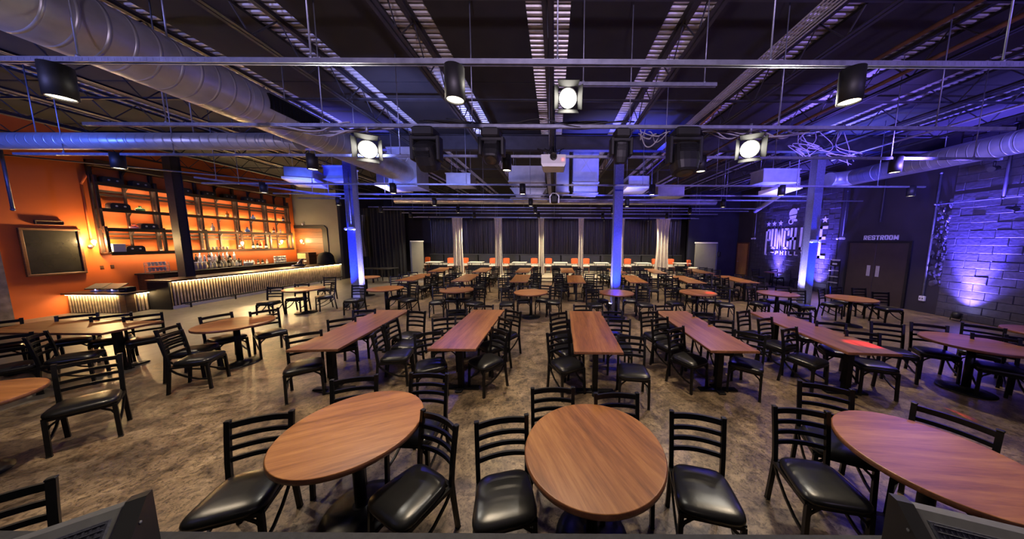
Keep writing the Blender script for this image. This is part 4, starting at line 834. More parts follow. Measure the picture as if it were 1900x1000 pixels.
def bottle(loc, mat, lab, h=.30, r=.042, group='bottles on the bar shelves', capm='fixture', label=True, round_=False):
    t = thing('bottle', lab, 'bottle', loc, 0, group)
    b = MB()
    if round_: b.lathe([(r*.6, 0), (r*1.0, h*.12), (r*1.1, h*.3), (r*.8, h*.55), (r*.32, h*.68), (r*.30, h*.9)], n=16)
    else: b.lathe([(r*.92, 0), (r, h*.03), (r, h*.55), (r*.75, h*.66), (r*.34, h*.74), (r*.32, h*.92)], n=16)
    b.build('glass', M[mat], t)
    b = MB(); b.lathe([(r*.36, h*.90), (r*.36, h), (.001, h)], n=12); b.build('cap', M[capm], t)
    if label:
        b = MB(); b.lathe([(r*1.02, h*.14), (r*1.02, h*.42)], n=16, cap=False); b.build('paper_label', M['paper'], t)
    return t
BS = [(9.30, 2, 'green', 'squat green bottle on the second shelf, left of the column', .17, .10, True), (9.10, 1, 'red_glass', 'red jar-shaped bottle on the third shelf, left of the column', .17, .09, False),
 (10.42, 2, 'clear', 'clear bottle with white label on the second shelf, right of the column', .36, .06, False), (11.2, 1, 'clear', 'tall clear bottle with pale label on the third shelf', .33, .06, False), (11.75, 2, 'amber', 'amber bottle on the glowing second shelf', .27, .05, False),
 (12.45, 1, 'blue_glass', 'blue round bottle on the third shelf', .24, .08, True), (12.75, 2, 'blue_glass', 'pale blue round bottle on the second shelf', .22, .08, True), (13.62, 1, 'amber', 'yellow bottle on the third shelf at the right', .30, .05, False), (13.95, 1, 'clear', 'thin clear bottle on the third shelf at the far right', .27, .035, False),
 (14.15, 2, 'dark_glass', 'dark bottle on the second shelf at the far right', .28, .05, False), (12.62, 0, 'dark_glass', 'first dark bottle of the four on the bottom shelf', .34, .05, False), (12.80, 0, 'dark_glass', 'second dark bottle of the four on the bottom shelf', .36, .05, False), (12.93, 0, 'red_glass', 'third bottle, reddish, of the four on the bottom shelf', .30, .05, False), (13.18, 0, 'dark_glass', 'last dark bottle of the four on the bottom shelf', .30, .05, False)]
for y, s, mt, lab, h, r, rd in BS: bottle((XL+.17, y, SZ[s]+.002), mt, lab, h, r, round_=rd)
rnd = random.Random(5)
cols = ['clear', 'green', 'clear', 'amber', 'clear', 'dark_glass', 'red_glass', 'clear']
cname = {'clear': 'clear', 'green': 'green', 'dark_glass': 'dark', 'amber': 'amber', 'red_glass': 'red'}
b = MB(); b.cbox(XL+.03, XL+.26, 10.2, 12.02, 1.03, 1.30, .006); tag(b.build('bottle_riser', M['shelf_wood']), 'dark wooden riser under the back row of crowded bottles', 'shelf')
for k in range(26):
    y = 10.30+(k//2)*.125+.04*rnd.random(); row = k % 2; mt = cols[(k*5+k//3) % 8]
    bottle((XL+.15+.22*row, y, 1.032 if row else 1.302), mt, 'liquor bottle in the crowded cluster behind the bar', rnd.uniform(.30, .42), rnd.uniform(.040, .052), 'crowded bottles behind the bar', label=bool(k % 4))
for k in range(4):
    bottle((XL+.28, 12.45+k*.20, 1.032), ['clear', 'dark_glass', 'dark_glass', 'clear'][k], ['first bottle, clear,', 'second bottle, dark,', 'third bottle, dark,', 'fourth bottle, clear,'][k]+' of the short row near the tumblers', .26, .045, 'short row of bottles behind the bar')
for k in range(5):
    t = thing('canister', 'tan canister in the row right of the bar column', 'canister', (XL+.42, 10.08+k*.13, 1.032), 0, 'tan canisters behind the bar')
    b = MB(); b.lathe([(.054, 0), (.06, .01), (.06, .27)], n=18); b.build('body', M['tan_can'], t)
    b = MB(); b.lathe([(.062, .27), (.062, .30), (.001, .305)], n=18); b.build('lid', M['white_plastic'], t)
def tumbler(loc, lab, grp):
    b = MB(); b.lathe([(.001, .004), (.026, .0), (.036, .12), (.033, .12), (.024, .012), (.001, .012)], n=14, cap=False)
    return tag(b.build('tumbler', M['clear'], loc=loc), lab, 'glass', grp)
t0 = tumbler((XL+.45, 13.25, 1.032), 'clear tumbler in the stacked rows beside the bar till', 'tumblers by the bar till')
for k in range(1, 21):
    c = t0.copy(); COL.objects.link(c); c.location = (XL+.45, 13.25+(k % 7)*.088, 1.032+(k//7)*.124)
for k in range(10):
    c = t0.copy(); COL.objects.link(c); c.location = (XL+.42, 9.14+(k % 5)*.09, 1.105+(k//5)*.19); c['label'] = 'clear glass standing in the wire rack left of the bar column'; c['group'] = 'glasses in the wire rack'
for k in range(2):
    z = 1.032+k*.19; b = MB()
    for yy in (9.08, 9.56):
        b.tube([(XL+.34, yy, z), (XL+.34, yy, z+.18)], .01); b.tube([(XL+.50, yy, z), (XL+.50, yy, z+.18)], .01)
    for xx in (XL+.34, XL+.50):
        for zz in (.066, .12, .175): b.tube([(xx, 9.08, z+zz), (xx, 9.56, z+zz)], .008)
    b.box(XL+.33, XL+.51, 9.07, 9.57, z+.064, z+.072)
    tag(b.build('wire_rack', M['plate']), ('lower' if k == 0 else 'upper')+' wire glass rack on the back bar', 'rack', 'glass racks')
for k in range(4):
    t = thing('fruit_bowl' if False else 'cocktail_shaker', 'silver shaker between the bottles and the canisters', 'shaker', (XL+.45, 11.95+k*.1, 1.032), 0, 'silver shakers behind the bar')
    b = MB(); b.lathe([(.034, 0), (.045, .14), (.04, .17)], n=18); b.build('cup', M['plate'], t)
    b = MB(); b.lathe([(.04, .17), (.022, .21), (.02, .24), (.001, .245)], n=18); b.build('lid', M['plate'], t)
# glasses on the bottom shelf
for k in range(6):
    c = t0.copy(); COL.objects.link(c); c.location = (XL+.2, 10.98+k*.12, SZ[0]+.002); c['label'] = 'small glass on the bottom bar shelf before the bright bulb'; c['group'] = 'glasses on the bottom shelf'
# register and service gear at the far bar end
t = thing('bar_till', 'grey till with tilted screen on the bar', 'till', (-12.55, 13.0, BH+.01), R(-60))
b = MB(); b.cbox(-.2, .2, -.18, .18, 0, .09, .02); b.build('base', M['fixture'], t)
T = Matrix.Translation((0, .02, .24)) @ Matrix.Rotation(R(55), 4, 'X'); b = MB(); b.cbox(-.22, .22, -.15, .15, -.02, .015, .008, M=T); b.build('display', M['sheet'], t)
b = MB(); b.tube([(0, .06, .08), (0, .05, .24)], .08, .04); b.build('stand', M['fixture'], t)
b = MB(); b.cbox(-.08, .08, -.3, -.18, 0, .06, .008); b.build('paper_tray', M['white_plastic'], t)
t = thing('service_cabinet', 'brown cabinet with pale panel and two white cards', 'cabinet', (-13.55, 14.45, 0), R(0))
b = MB(); b.cbox(-.32, .32, -.22, .25, 0, 1.55, .01); b.build('body', M['bar_wood'], t)
b = MB(); b.box(-.28, .16, -.232, -.22, 1.22, 1.50); b.build('front_panel', plain('yellow_panel', (.42,.36,.16), .5), t)
for s in (-.14, .10):
    b = MB(); b.box(s-.07, s+.07, -.23, -.22, 1.05, 1.13); b.build('card', M['white_plastic'], t)
b = MB(); rnd = random.Random(3); rings = []
for i in range(9):
    f = i/8; rings.append([((.36*math.cos(a)*(1-f**2.6)**.5+.02*math.sin(3*a+i)), (.40*math.sin(a)*(1-f**2.6)**.5), .945+f*.66) for a in [2*PI*j/28 for j in range(28)]])
b.loft(rings, smooth=True); tag(b.build('covered_machine', M['black_cloth'], loc=(-12.42, 14.35, 0)), 'round-topped machine under a black cover on bar end', 'covered machine')

# things on the orange wall and the grey wall
def framed(name, lab, cat, X, y0, y1, z0, z1, mat, fr=.07, fm='frame_wood'):
    t = thing(name, lab, cat, (X, (y0+y1)/2, z0)); w = (y1-y0)/2; h = z1-z0
    b = MB(); b.box(0, .02, -w, w, 0, h); b.build('panel', M[mat], t)
    b = MB(); b.cbox(0, .05, -w-fr, w+fr, -fr, 0, .008); b.cbox(0, .05, -w-fr, w+fr, h, h+fr, .008); b.cbox(0, .05, -w-fr, -w, 0, h, .008); b.cbox(0, .05, w, w+fr, 0, h, .008); b.build('frame', M[fm], t)
    return t
framed('framed_board', 'large dark framed board on the orange wall', 'board', XL, 7.24, 8.07, 1.22, 2.45, 'screen', .06)
t = framed('wall_plaque', 'narrow wooden plaque above the dark framed board', 'plaque', XL, 7.46, 7.86, 2.63, 2.71, 'frame_wood', .025, 'shelf_wood')
t = thing('wall_board', 'wood-boarded opening in a dark arched frame, grey wall', 'wall panel', (-13.75, 14.9, 1.0))
b = MB()
for k in range(6): b.cbox(-.98, .80, -.03, 0, .12+k*.31, .42+k*.31, .006)
b.build('boards', M['frame_wood'], t)
b = MB(); pr = [(-1.10, 0), (-1.10, 1.95), (-1.05, 2.03), (.93, 2.03), (1.08, 1.88), (1.08, 0), (.82, 0), (.82, 1.78), (.76, 1.86), (-.92, 1.86), (-.98, 1.8), (-.98, 0)]
b.loft([[(x, -.05, z) for x, z in pr], [(x, 0, z) for x, z in pr]]); b.build('frame', M['fixture'], t)
def sconce(loc, rz, lab):
    t = thing('wall_sconce', lab, 'wall lamp', loc, rz, 'bare bulb sconces')
    b = MB(); b.lathe([(.05, 0), (.05, .015), (.02, .03)], n=18, M=Matrix.Rotation(R(90), 4, 'Y')); b.build('wall_plate', M['plate'], t)
    b = MB(); b.tube([(.02, 0, 0), (.10, 0, .0), (.13, 0, .03)], .018, n=8); b.cyl((.13, 0, .02), (.13, 0, .07), .022, 12); b.build('arm', M['plate'], t)
    b = MB(); b.lathe([(.015, .07), (.035, .11), (.045, .15), (.035, .19), (.001, .205)], n=18, M=Matrix.Translation((.13, 0, 0))); b.build('bulb', M['bulb'], t)
    return t
SCN = [((XL+.02, 8.27, 1.98), 0, 'glowing bare bulb sconce beside the framed board'), ((XL+.34, 11.93, 1.92), 0, 'glowing bare bulb in front of the lowest shelf'), ((XL+.34, 13.66, 1.99), 0, 'glowing bare bulb at the right end of lowest shelf'), ((-14.02, 14.85, 2.02), R(-90), 'glowing bare bulb sconce on the grey wall')]
for s in SCN: sconce(*s)
t = thing('wall_spot', 'small pale spotlight above the boarded opening', 'wall lamp', (-13.95, 14.9, 3.08))
b = MB(); b.cyl((0, 0, 0), (0, -.09, .0), .02, 10); b.build('arm', M['plate'], t); b = MB(); b.lathe([(.03, 0), (.045, .1), (.04, .1), (.02, .02)], n=14, M=Matrix.Translation((0, -.1, -.05)), cap=False); b.build('shade', M['white_plastic'], t)
pipe('thin orange-painted conduit running down the orange wall', [(XL+.03, 8.62, 4.6), (XL+.03, 8.30, 3.9), (XL+.03, 8.30, 2.2)], .02, 'orange', 'conduit_pipe')
pipe('purple-grey drop pipe before the orange wall', [(-12.9, 6.4, 4.3), (-12.9, 6.4, 2.9)], .025, 'strut', 'conduit_pipe')
for k, y in enumerate((8.42, 8.62)):
    t = thing('wall_socket', ('left' if k == 0 else 'right')+' of two dark sockets on the orange wall', 'socket', (XL, y, 1.32), 0, 'wall sockets'); b = MB(); b.cbox(0, .012, -.035, .035, -.05, .05, .003); b.build('plate', M['frame_wood'], t)
# ------------------------------------------------------------------ rear platform
m = MB(); m.box(-8.6, 8.65, 14.62, 19.0, 0, .2); struct(m.build('floor', M['platform']))
b = MB(); b.cbox(-2.4, 3.2, 14.22, 14.62, 0, .10, .01); tag(b.build('platform_step', M['platform']), 'low pale step in front of the rear platform', 'step')
def pleats(x0, x1, y, z0, z1, pitch, amp, seed, gather=1.0, along='x', n=14):
    rnd = random.Random(seed); L = x1-x0; k = max(10, int(L/pitch*10)); rings = []
    for j in range(n+1):
        f = j/n; z = z1+(z0-z1)*f; g = 1-(1-gather)*math.sin(PI*min(1, f*1.15))
        ring = []
        for i in range(k+1):
            s = i/k; x = (x0+x1)/2+(s-.5)*L*g
            ph = s*L/pitch*2*PI
            yy = y+amp*math.sin(ph+.5*math.sin(ph*.37+seed))*(.55+.45*f)+amp*.4*math.sin(ph*.53+seed*1.7)
            ring.append((x, yy, z) if along == 'x' else (yy, x, z))
        rings.append(ring)
    b = MB(); b.loft(rings, cap=False, closed=False, smooth=True)
    return b
DX = [-5.78, -3.35, -.78, 1.60, 3.97, 6.50]
DW = [.62, .46, .36, .33, .44, .84]
edge = [-8.75]+[d*18.6/15.9 for d in DX]+[9.0]
bays = ['first', 'second', 'third', 'fourth', 'fifth', 'sixth', 'seventh']
for i in range(7):
    x0, x1 = edge[i]+.03, edge[i+1]-.03
    t = tag(pleats(x0, x1, 18.86, 1.32, 3.74, .17, .045, i+2).build('black_curtain', M['curtain']), 'black pleated curtain in the '+bays[i]+' bay from the bar side', 'curtain', 'black curtains behind the platform')
    t = thing('banquette', 'charcoal banquette with pale seat in the '+bays[i]+' bay from bar side', 'bench', (0,0,0), 0, 'banquettes along the rear wall')
    xm = (x0+x1)/2
    for a, c in ((x0, xm-.03), (xm+.03, x1)):
        b = MB(); b.cbox(a, c, 18.52, 18.68, .62, 1.27, .03); b.build('back_panel', M['leather'], t)
    b = MB(); b.cbox(x0, x1, 18.02, 18.6, .56, .68, .03); b.build('seat', M['cream'], t)
    b = MB(); b.box(x0, x1, 18.08, 18.7, .2, .56); b.build('base', M['fixture'], t)
    b = MB(); b.box(x0, x1, 18.50, 18.85, 1.27, 1.30); b.build('ledge', M['grey_trim'], t)
nm = ['first', 'second', 'third', 'fourth', 'fifth', 'sixth']
for i, (x, w) in enumerate(zip(DX, DW)):
    t = thing('cream_drape', 'gathered cream drape, '+nm[i]+' from the bar side', 'drape', (x, 15.95, 0), 0, 'cream drapes along the platform')
    pleats(-w/2, w/2, 0, .215, 3.56, .12, .075, i+11, .86 if i < 5 else .8).build('cloth', M['drape'], t)
    b = MB(); b.box(-w/2, w/2, -.03, .03, 3.54, 3.58); b.build('heading', M['drape'], t)
for k, (y, z, lab) in enumerate(((15.95, 3.60, 'front curtain track carrying the cream drapes'), (16.4, 3.66, 'second curtain track behind the cream drapes'))):
    t = thing('curtain_track', lab, 'curtain track', (0, y, z), 0, 'curtain tracks')
    b = MB(); b.box(-8.4, 8.6, -.025, .025, -.02, .03); b.build('rail', M['strut'], t)
    for x in (-7, -3.5, 0, 3.5, 7): b = MB(); b.cyl((x, 0, .03), (x, 0, DECK-.03-z), .008, 8); b.build('hanger_rod', M['strut'], t)
# orange chairs and white tables on the platform
def orange_proto():
    t = thing('orange_chair', 'x', 'chair', (0,0,0), 0, 'orange-backed chairs on the platform')
    for s in (-1, 1):
        b = MB(); b.tube([(s*.19, .20, 0), (s*.185, .19, .42)], .035); b.build('leg', M['chair_wood'], t)
        b = MB(); b.tube([(s*.18, -.22, 0), (s*.175, -.19, .42), (s*.175, -.23, .60)], .035); b.build('leg', M['chair_wood'], t)
        b = MB(); b.tube([(s*.18, -.20, .2), (s*.187, .19, .2)], .022); b.build('stretcher', M['chair_wood'], t)
    b = MB(); b.cbox(-.21, .21, -.20, .22, .38, .42, .008); b.build('seat_frame', M['chair_wood'], t)
    b = MB(); b.cbox(-.225, .225, -.20, .235, .42, .49, .03); b.build('seat', M['cream'], t)
    b = MB(); b.loft([[(x, y-.02+.03*(1-(x/.22)**2)*-1, z) for x, y, z in ((-.22, -.25, .58), (-.11, -.25, .57), (.11, -.25, .57), (.22, -.25, .58), (.225, -.285, .90), (.11, -.285, .93), (-.11, -.285, .93), (-.225, -.285, .90))], [(x, y+.045+.03*(1-(x/.22)**2)*-1, z) for x, y, z in ((-.21, -.25, .585), (-.11, -.25, .575), (.11, -.25, .575), (.21, -.25, .585), (.215, -.285, .895), (.11, -.285, .925), (-.11, -.285, .925), (-.215, -.285, .895))]]); b.build('backrest', M['orange_cloth'], t)
    return t
op = orange_proto(); fam = family(op)
OC = [(-8.72, 16.8, -20), (-8.62, 17.5, -25), (-6.62, 16.9, 20), (-5.83, 16.9, -12), (-3.93, 16.9, 10), (-3.14, 16.9, -8), (-1.25, 16.9, 10), (-.38, 16.9, -5), (1.36, 16.9, 6), (2.06, 16.9, -6), (4.14, 16.9, 10), (4.73, 16.9, -10), (6.62, 16.9, 15), (7.5, 16.9, -14), (9.2-.75, 16.0, 40)]
olab = ['at the bar-side end of the platform, in front', 'at the bar-side end of the platform, behind another', 'right of the first white table', 'left of the second white table', 'right of the second white table', 'left of the third white table', 'right of the third white table', 'left of the fourth white table', 'right of the fourth white table', 'left of the fifth white table', 'half hidden behind the centre column', 'right of the fifth drape', 'right of the sixth white table', 'left of the last white table', 'before the beige panel at the right end']
for i, ((x, y, a), l) in enumerate(zip(OC, olab)):
    lab = 'orange-backed chair '+l; loc = (x, y, .2)
    if i == 0: op.location = loc; op.rotation_euler = (0, 0, R(180+a)); op['label'] = lab
    else: dup(op, loc, R(180+a), lab, kids=fam)
def white_table_proto():
    t = thing('white_table', 'x', 'table', (0,0,0), 0, 'white square tables on the platform')
    b = MB(); b.cbox(-.44, .44, -.36, .36, .69, .72, .008); b.build('tabletop', M['white_top'], t)
    b = MB(); b.box(-.36, .36, -.27, -.25, .66, .69); b.box(-.36, .36, .25, .27, .66, .69); b.build('rail', M['fixture'], t)
    for sx in (-1, 1):
        for sy in (-1, 1): b = MB(); b.tube([(sx*.36, sy*.27, 0), (sx*.36, sy*.27, .69)], .025); b.build('leg', M['fixture'], t)
    return t
wp = white_table_proto(); fam = family(wp)
WT = [-7.42, -4.85, -2.15, .40, 2.93, 5.5, 7.95]
for i, x in enumerate(WT):
    lab = 'white-topped table on the platform, '+['first','second','third','fourth','fifth','sixth','seventh'][i]+' from the bar side'
    if i == 0: wp.location = (x, 16.4, .2); wp['label'] = lab
    else: dup(wp, (x, 16.4, .2), 0, lab, kids=fam)

# wings: black curtains, panels, dark folded tables
tag(pleats(-12.0, -8.9, 15.9, .02, 4.1, .2, .05, 31).build('black_curtain', M['black_cloth']), 'wide black curtain between the grey wall and the platform', 'curtain')
tag(pleats(-11.2, -10.75, 15.2, 1.3, 3.65, .1, .06, 33, .5).build('black_curtain', M['curtain']), 'shiny black curtain gathered into a twist beside the column', 'curtain')
def booth(x0, x1, y, lab, jamb):
    t = thing('beige_panel', lab, 'panel', ((x0+x1)/2, y, 0), 0, 'beige panels at the platform ends'); w = (x1-x0)/2
    b = MB(); b.cbox(-w, w, 0, .06, 0, 2.14, .01); b.build('face', M['panel'], t)
    b = MB(); b.cbox(-w-.03, w+.03, -.02, .08, 2.14, 2.21, .008); b.build('top_trim', M['white_top'], t)
    b = MB(); b.cbox(jamb*w-.05, jamb*w+.05, -.015, .075, 0, 2.14, .006); b.build('edge_post', M['column'], t)
    return t
booth(-8.85, -8.1, 16.35, 'beige panel with pale top trim at the bar-side platform end', -1)
booth(8.72, 10.05, 16.35, 'wide beige panel with blue edge post at the right platform end', 1)
t = thing('wall_phone', 'small dark handset box on the wall beside the beige panel', 'phone', (10.75, 17.25, 1.45)); b = MB(); b.cbox(-.11, .11, -.08, 0, -.16, .16, .02); b.build('body', M['fixture'], t); b = MB(); b.tube([(-.06, -.1, -.13), (-.08, -.12, 0), (-.06, -.1, .13)], .04, n=8); b.build('handset', M['grey_trim'], t)
for k, (x, y, a, lab) in enumerate(((-10.0, 13.9, 14, 'dark square table standing alone below the black curtain'), (-9.0, 14.0, -6, 'dark square table nearest the beige panel'))):
    t = thing('dark_table', lab, 'table', (x, y, 0), R(a), 'dark tables in the black wing')
    b = MB(); b.cbox(-.5, .5, -.38, .38, .72, .75, .006); b.build('tabletop', M['fixture'], t)
    for sx in (-1, 1):
        for sy in (-1, 1): b = MB(); b.tube([(sx*.44, sy*.32, 0), (sx*.44, sy*.32, .72)], .03); b.build('leg', M['black_metal'], t)

# ------------------------------------------------------------------ right wall
def framed_door(name, lab, y0, y1, z1, mat, leaves):
    m = MB(); fw = .07
    m.box(XR-.05, XR, y0-fw, y0, 0, z1+fw); m.box(XR-.05, XR, y1, y1+fw, 0, z1+fw); m.box(XR-.05, XR, y0, y1, z1, z1+fw)
    d = struct(m.build(name, M['fixture'] if mat == 'brown_door' else M['frame_wood']))
    n = leaves
    for k in range(n):
        a, c = y0+(y1-y0)*k/n, y0+(y1-y0)*(k+1)/n
        b = MB(); b.cbox(XR-.035, XR-.004, a+.004, c-.004, .01, z1-.004, .004); b.build('door_leaf', M[mat], d)
    return d
d = framed_door('door_1', '', 8.86, 10.66, 2.22, 'brown_door', 2)
for y, lab in ((9.64, 'far'), (9.92, 'near')):
    b = MB(); b.cbox(XR-.042, XR-.035, y-.055, y+.055, .98, 1.38, .002); b.build('push_plate', M['plate'], d)
d = framed_door('door_2', '', 16.22, 17.12, 2.14, 'oak_door', 1)
b = MB(); b.cyl((XR-.036, 17.02, 1.0), (XR-.09, 17.02, 1.0), .015, 10); b.tube([(XR-.09, 17.03, 1.0), (XR-.09, 16.90, 1.0)], .02); b.build('door_handle', M['plate'], d)

TXT = Matrix(((0, 0, -1, 0), (-1, 0, 0, 0), (0, 1, 0, 0), (0, 0, 0, 1)))    # text x -> -Y, text y -> Z, faces -X
def glyph(ch, w=.70, t=.20):
    h = 1.0; L_ = [(0, 0), (t, 0), (t, h), (0, h)]; Rr = [(w-t, 0), (w, 0), (w, h), (w-t, h)]; c = .12
    bar = lambda z, x0=0, x1=w: [(x0, z), (x1, z), (x1, z+t), (x0, z+t)]
    if ch == 'R': return [L_, [(0, h-t), (w-c, h-t), (w, h-c), (w-c, h), (0, h)], [(0, .40), (w-c, .40), (w, .40+c), (w-.02, .58), (0, .58)], [(w-t, .46), (w, .52), (w, h-c), (w-t, h-.05)], [(.30, .42), (.52, .42), (w, 0), (w-.24, 0)]]
    if ch == 'E': return [L_, bar(0), bar(h-t), bar(.41, 0, w*.88)]
    if ch == 'S': return [[(c, 0), (w-c, 0), (w, c), (w, t), (0, t), (0, c)], [(0, h-t), (w, h-t), (w, h-c), (w-c, h), (c, h), (0, h-c)], [(c, .40), (w-c, .40), (w, .50), (w-c, .60), (c, .60), (0, .52)], [(0, .52), (t, .52), (t, h-c), (0, h-c)], [(w-t, c), (w, c), (w, .50), (w-t, .50)], [(0, t), (t, t), (t, .30), (0, .30)], [(w-t, .70), (w, .70), (w, h-t), (w-t, h-t)]]
    if ch == 'T': return [bar(h-t), [(w/2-t/2, 0), (w/2+t/2, 0), (w/2+t/2, h), (w/2-t/2, h)]]
    if ch == 'O': return [[(0, c), (t, c), (t, h-c), (0, h-c)], [(w-t, c), (w, c), (w, h-c), (w-t, h-c)], [(c, 0), (w-c, 0), (w, c), (w, t), (0, t), (0, c)], [(0, h-t), (w, h-t), (w, h-c), (w-c, h), (c, h), (0, h-c)]]
    if ch == 'M': return [[(0, 0), (t, 0), (t, h), (0, h)], [(w*1.25-t, 0), (w*1.25, 0), (w*1.25, h), (w*1.25-t, h)], [(0, h), (t*1.15, h), (w*.625+t*.5, .15), (w*.625-t*.5, .15)], [(w*1.25, h), (w*.625+t*.5, .15), (w*.625-t*.5, .15), (w*1.25-t*1.15, h)][::-1]]
    if ch == 'P': return [L_, [(0, h-t), (w-c, h-t), (w, h-c), (w-c, h), (0, h)], [(0, .36), (w-c, .36), (w, .36+c), (w-.02, .55), (0, .55)], [(w-t, .42), (w, .48), (w, h-c), (w-t, h-.05)]]
    if ch == 'H': return [L_, Rr, bar(.40)]
    if ch == 'I': return [L_]
    if ch == 'L': return [L_, bar(0)]
    if ch == 'Y': return [[(w/2-t/2, 0), (w/2+t/2, 0), (w/2+t/2, .5), (w/2-t/2, .5)], [(w/2-t/2, .42), (w/2+t/2, .42), (t, h), (0, h)], [(w/2-t/2, .42), (w/2+t/2, .42), (w, h), (w-t, h)]]
def wide(ch): return {'M': .875, 'I': .20}.get(ch, .70)
def lettering(txt, width, height, z, y_left, x, mat, name, parent=None, depth=.006, gap=.16):
    tot = sum(wide(c) for c in txt)+gap*(len(txt)-1); k = width/tot; b = MB(); x0 = 0
    for ch in txt:
        for poly in glyph(ch): b.prism([(x0+p*k, q*height) for p, q in poly], 0, depth, M=Matrix.Translation((x, y_left, z)) @ TXT)
        x0 += (wide(ch)+gap)*k
    return b.build(name, M[mat], parent)
tag(lettering('RESTROOM', 1.03, .165, 2.33, 10.22, XR-.002, 'sign_white', 'restroom_sign', depth=.016), 'white raised RESTROOM lettering above the brown double doors', 'sign')

# mural: painted on the blocks
mur = thing('wall_mural', 'painted white PUNCH LINE PHILLY lettering with stars on the block wall', 'mural', (0, 0, 0))
MX = XR-.026
def paint(name, polys, loc_y, z, mat='white_paint'):
    b = MB()
    for poly in polys: b.prism(poly, 0, .006, M=Matrix.Translation((MX, loc_y, z)) @ TXT)
    return b.build(name, M[mat], mur)
def rc(x0, x1, y0, y1, c=.03, tl=1, tr=1, br=1, bl=1):
    p = []
    p += [(x0, y0+c), (x0+c, y0)] if bl else [(x0, y0)]
    p += [(x1-c, y0), (x1, y0+c)] if br else [(x1, y0)]
    p += [(x1, y1-c), (x1-c, y1)] if tr else [(x1, y1)]
    p += [(x0+c, y1), (x0, y1-c)] if tl else [(x0, y1)]
    return p
HL = 1.06; S = .115; W = .335
def L(ch):
    T = HL
    if ch == 'P': return [[(0, -.36), (S, -.36), (S, T), (0, T)], [(0, -.36), (S+.05, -.36), (S+.05, -.30), (0, -.30)], [(0, T-.10), (W, T-.10), (W-.05, T), (0, T)], [(W-S, .42), (W, .47), (W, T-.05), (W-S, T-.05)], [(S, .42), (W-.05, .42), (W, .50), (S, .53)]]
    if ch == 'U': return [[(0, .06), (S, .06), (S, T), (0, T)], [(W-S, .06), (W, .06), (W, T), (W-S, T)], [(0, .08), (.06, 0), (W-.06, 0), (W, .08), (W, .11), (0, .11)]]
    if ch == 'N': return [[(0, 0), (S*.9, 0), (S*.9, T), (0, T)], [(W-S*.9, 0), (W, 0), (W, T), (W-S*.9, T)], [(0, T), (S*.95, T), (W, 0), (W-S*.95, 0)]]
    if ch == 'C': return [[(0, .06), (S, .06), (S, T-.06), (0, T-.06)], [(W-S, .06), (W, .06), (W, .40), (W-S, .40)], [(W-S, T-.38), (W, T-.38), (W, T-.06), (W-S, T-.06)], [(0, .08), (.06, 0), (W-.06, 0), (W, .08), (W, .11), (0, .11)], [(0, T-.11), (W, T-.11), (W, T-.08), (W-.06, T), (.06, T), (0, T-.08)]]
    if ch == 'H': return [[(0, 0), (S, 0), (S, T), (0, T)], [(W-S, 0), (W, 0), (W, T), (W-S, T)], [(0, T/2-.07), (W, T/2-.07), (W, T/2+.07), (0, T/2+.07)]]
    if ch == 'L': return [[(0, 0), (S, 0), (S, T), (0, T)], [(0, 0), (W, 0), (W, .12), (0, .12)]]
    if ch == 'I': return [[(0, 0), (S, 0), (S, T), (0, T)]]
    if ch == 'E': return [[(0, -.36), (S, -.36), (S, T), (0, T)], [(0, T-.12), (W, T-.12), (W, T), (0, T)], [(0, T/2-.06), (W*.85, T/2-.06), (W*.85, T/2+.07), (0, T/2+.07)], [(0, -.36), (W, -.36), (W, -.24), (0, -.24)]]
y = 14.94; ZB = 1.88
for ch in 'PUNCH LINE':
    if ch == ' ': y -= .14; continue
    w = S if ch == 'I' else W
    paint('painted_letter', L(ch), y, ZB); y -= w+.052
YE = y+.052
lettering('PHILLY', 1.66, .20, 1.58, 14.23, MX, 'white_paint', 'painted_word', mur, .006, gap=.42)
paint('painted_dash', [[(0, 0), (.22, 0), (.22, .05), (0, .05)]], 14.52, 1.66); paint('painted_dash', [[(0, 0), (.22, 0), (.22, .05), (0, .05)]], 12.45, 1.66)
star = [(.5*math.cos(PI/2+k*PI/5)*(1 if k % 2 == 0 else .42), .5*math.sin(PI/2+k*PI/5)*(1 if k % 2 == 0 else .42)) for k in range(10)]
for yy in (14.80, 14.42, 14.02, 12.55, 12.15, 11.74):
    b = MB(); Mx = Matrix.Translation((MX, yy, 3.22)) @ TXT @ Matrix.Diagonal((.31, .31, 1, 1))
    vs = [(0, 0, .006)]+[(x, q, .006) for x, q in star]; b.add([Mx @ Vector(v) for v in vs], [(0, i+1, (i+1) % 10+1) for i in range(10)])
    b.build('painted_star', M['white_paint'], mur)
def arc(cx, cy, rx, ry, a0, a1, n=20): return [(cx+rx*math.cos(R(a0+(a1-a0)*i/n)), cy+ry*math.sin(R(a0+(a1-a0)*i/n))) for i in range(n+1)]
em = [arc(.02, .42, .30, .33, 10, 200)+[(-.27, .30), (.29, .36)], [(-.26, .24), (.28, .28), (.24, .08), (-.16, .02)], arc(.34, .66, .075, .075, 0, 350), arc(.16, -.08, .20, .12, -30, 210)]
ringo = []
for i in range(24):
    a, c = 2*PI*i/24, 2*PI*(i+1)/24
    ringo.append([(-.10+.19*math.cos(a), -.13+.2*math.sin(a)), (-.10+.19*math.cos(c), -.13+.2*math.sin(c)), (-.10+.13*math.cos(c), -.13+.14*math.sin(c)), (-.10+.13*math.cos(a), -.13+.14*math.sin(a))])
paint('painted_emblem', [[(p*.74, q*.72) for p, q in poly] for poly in em+ringo], 13.36, 3.36)

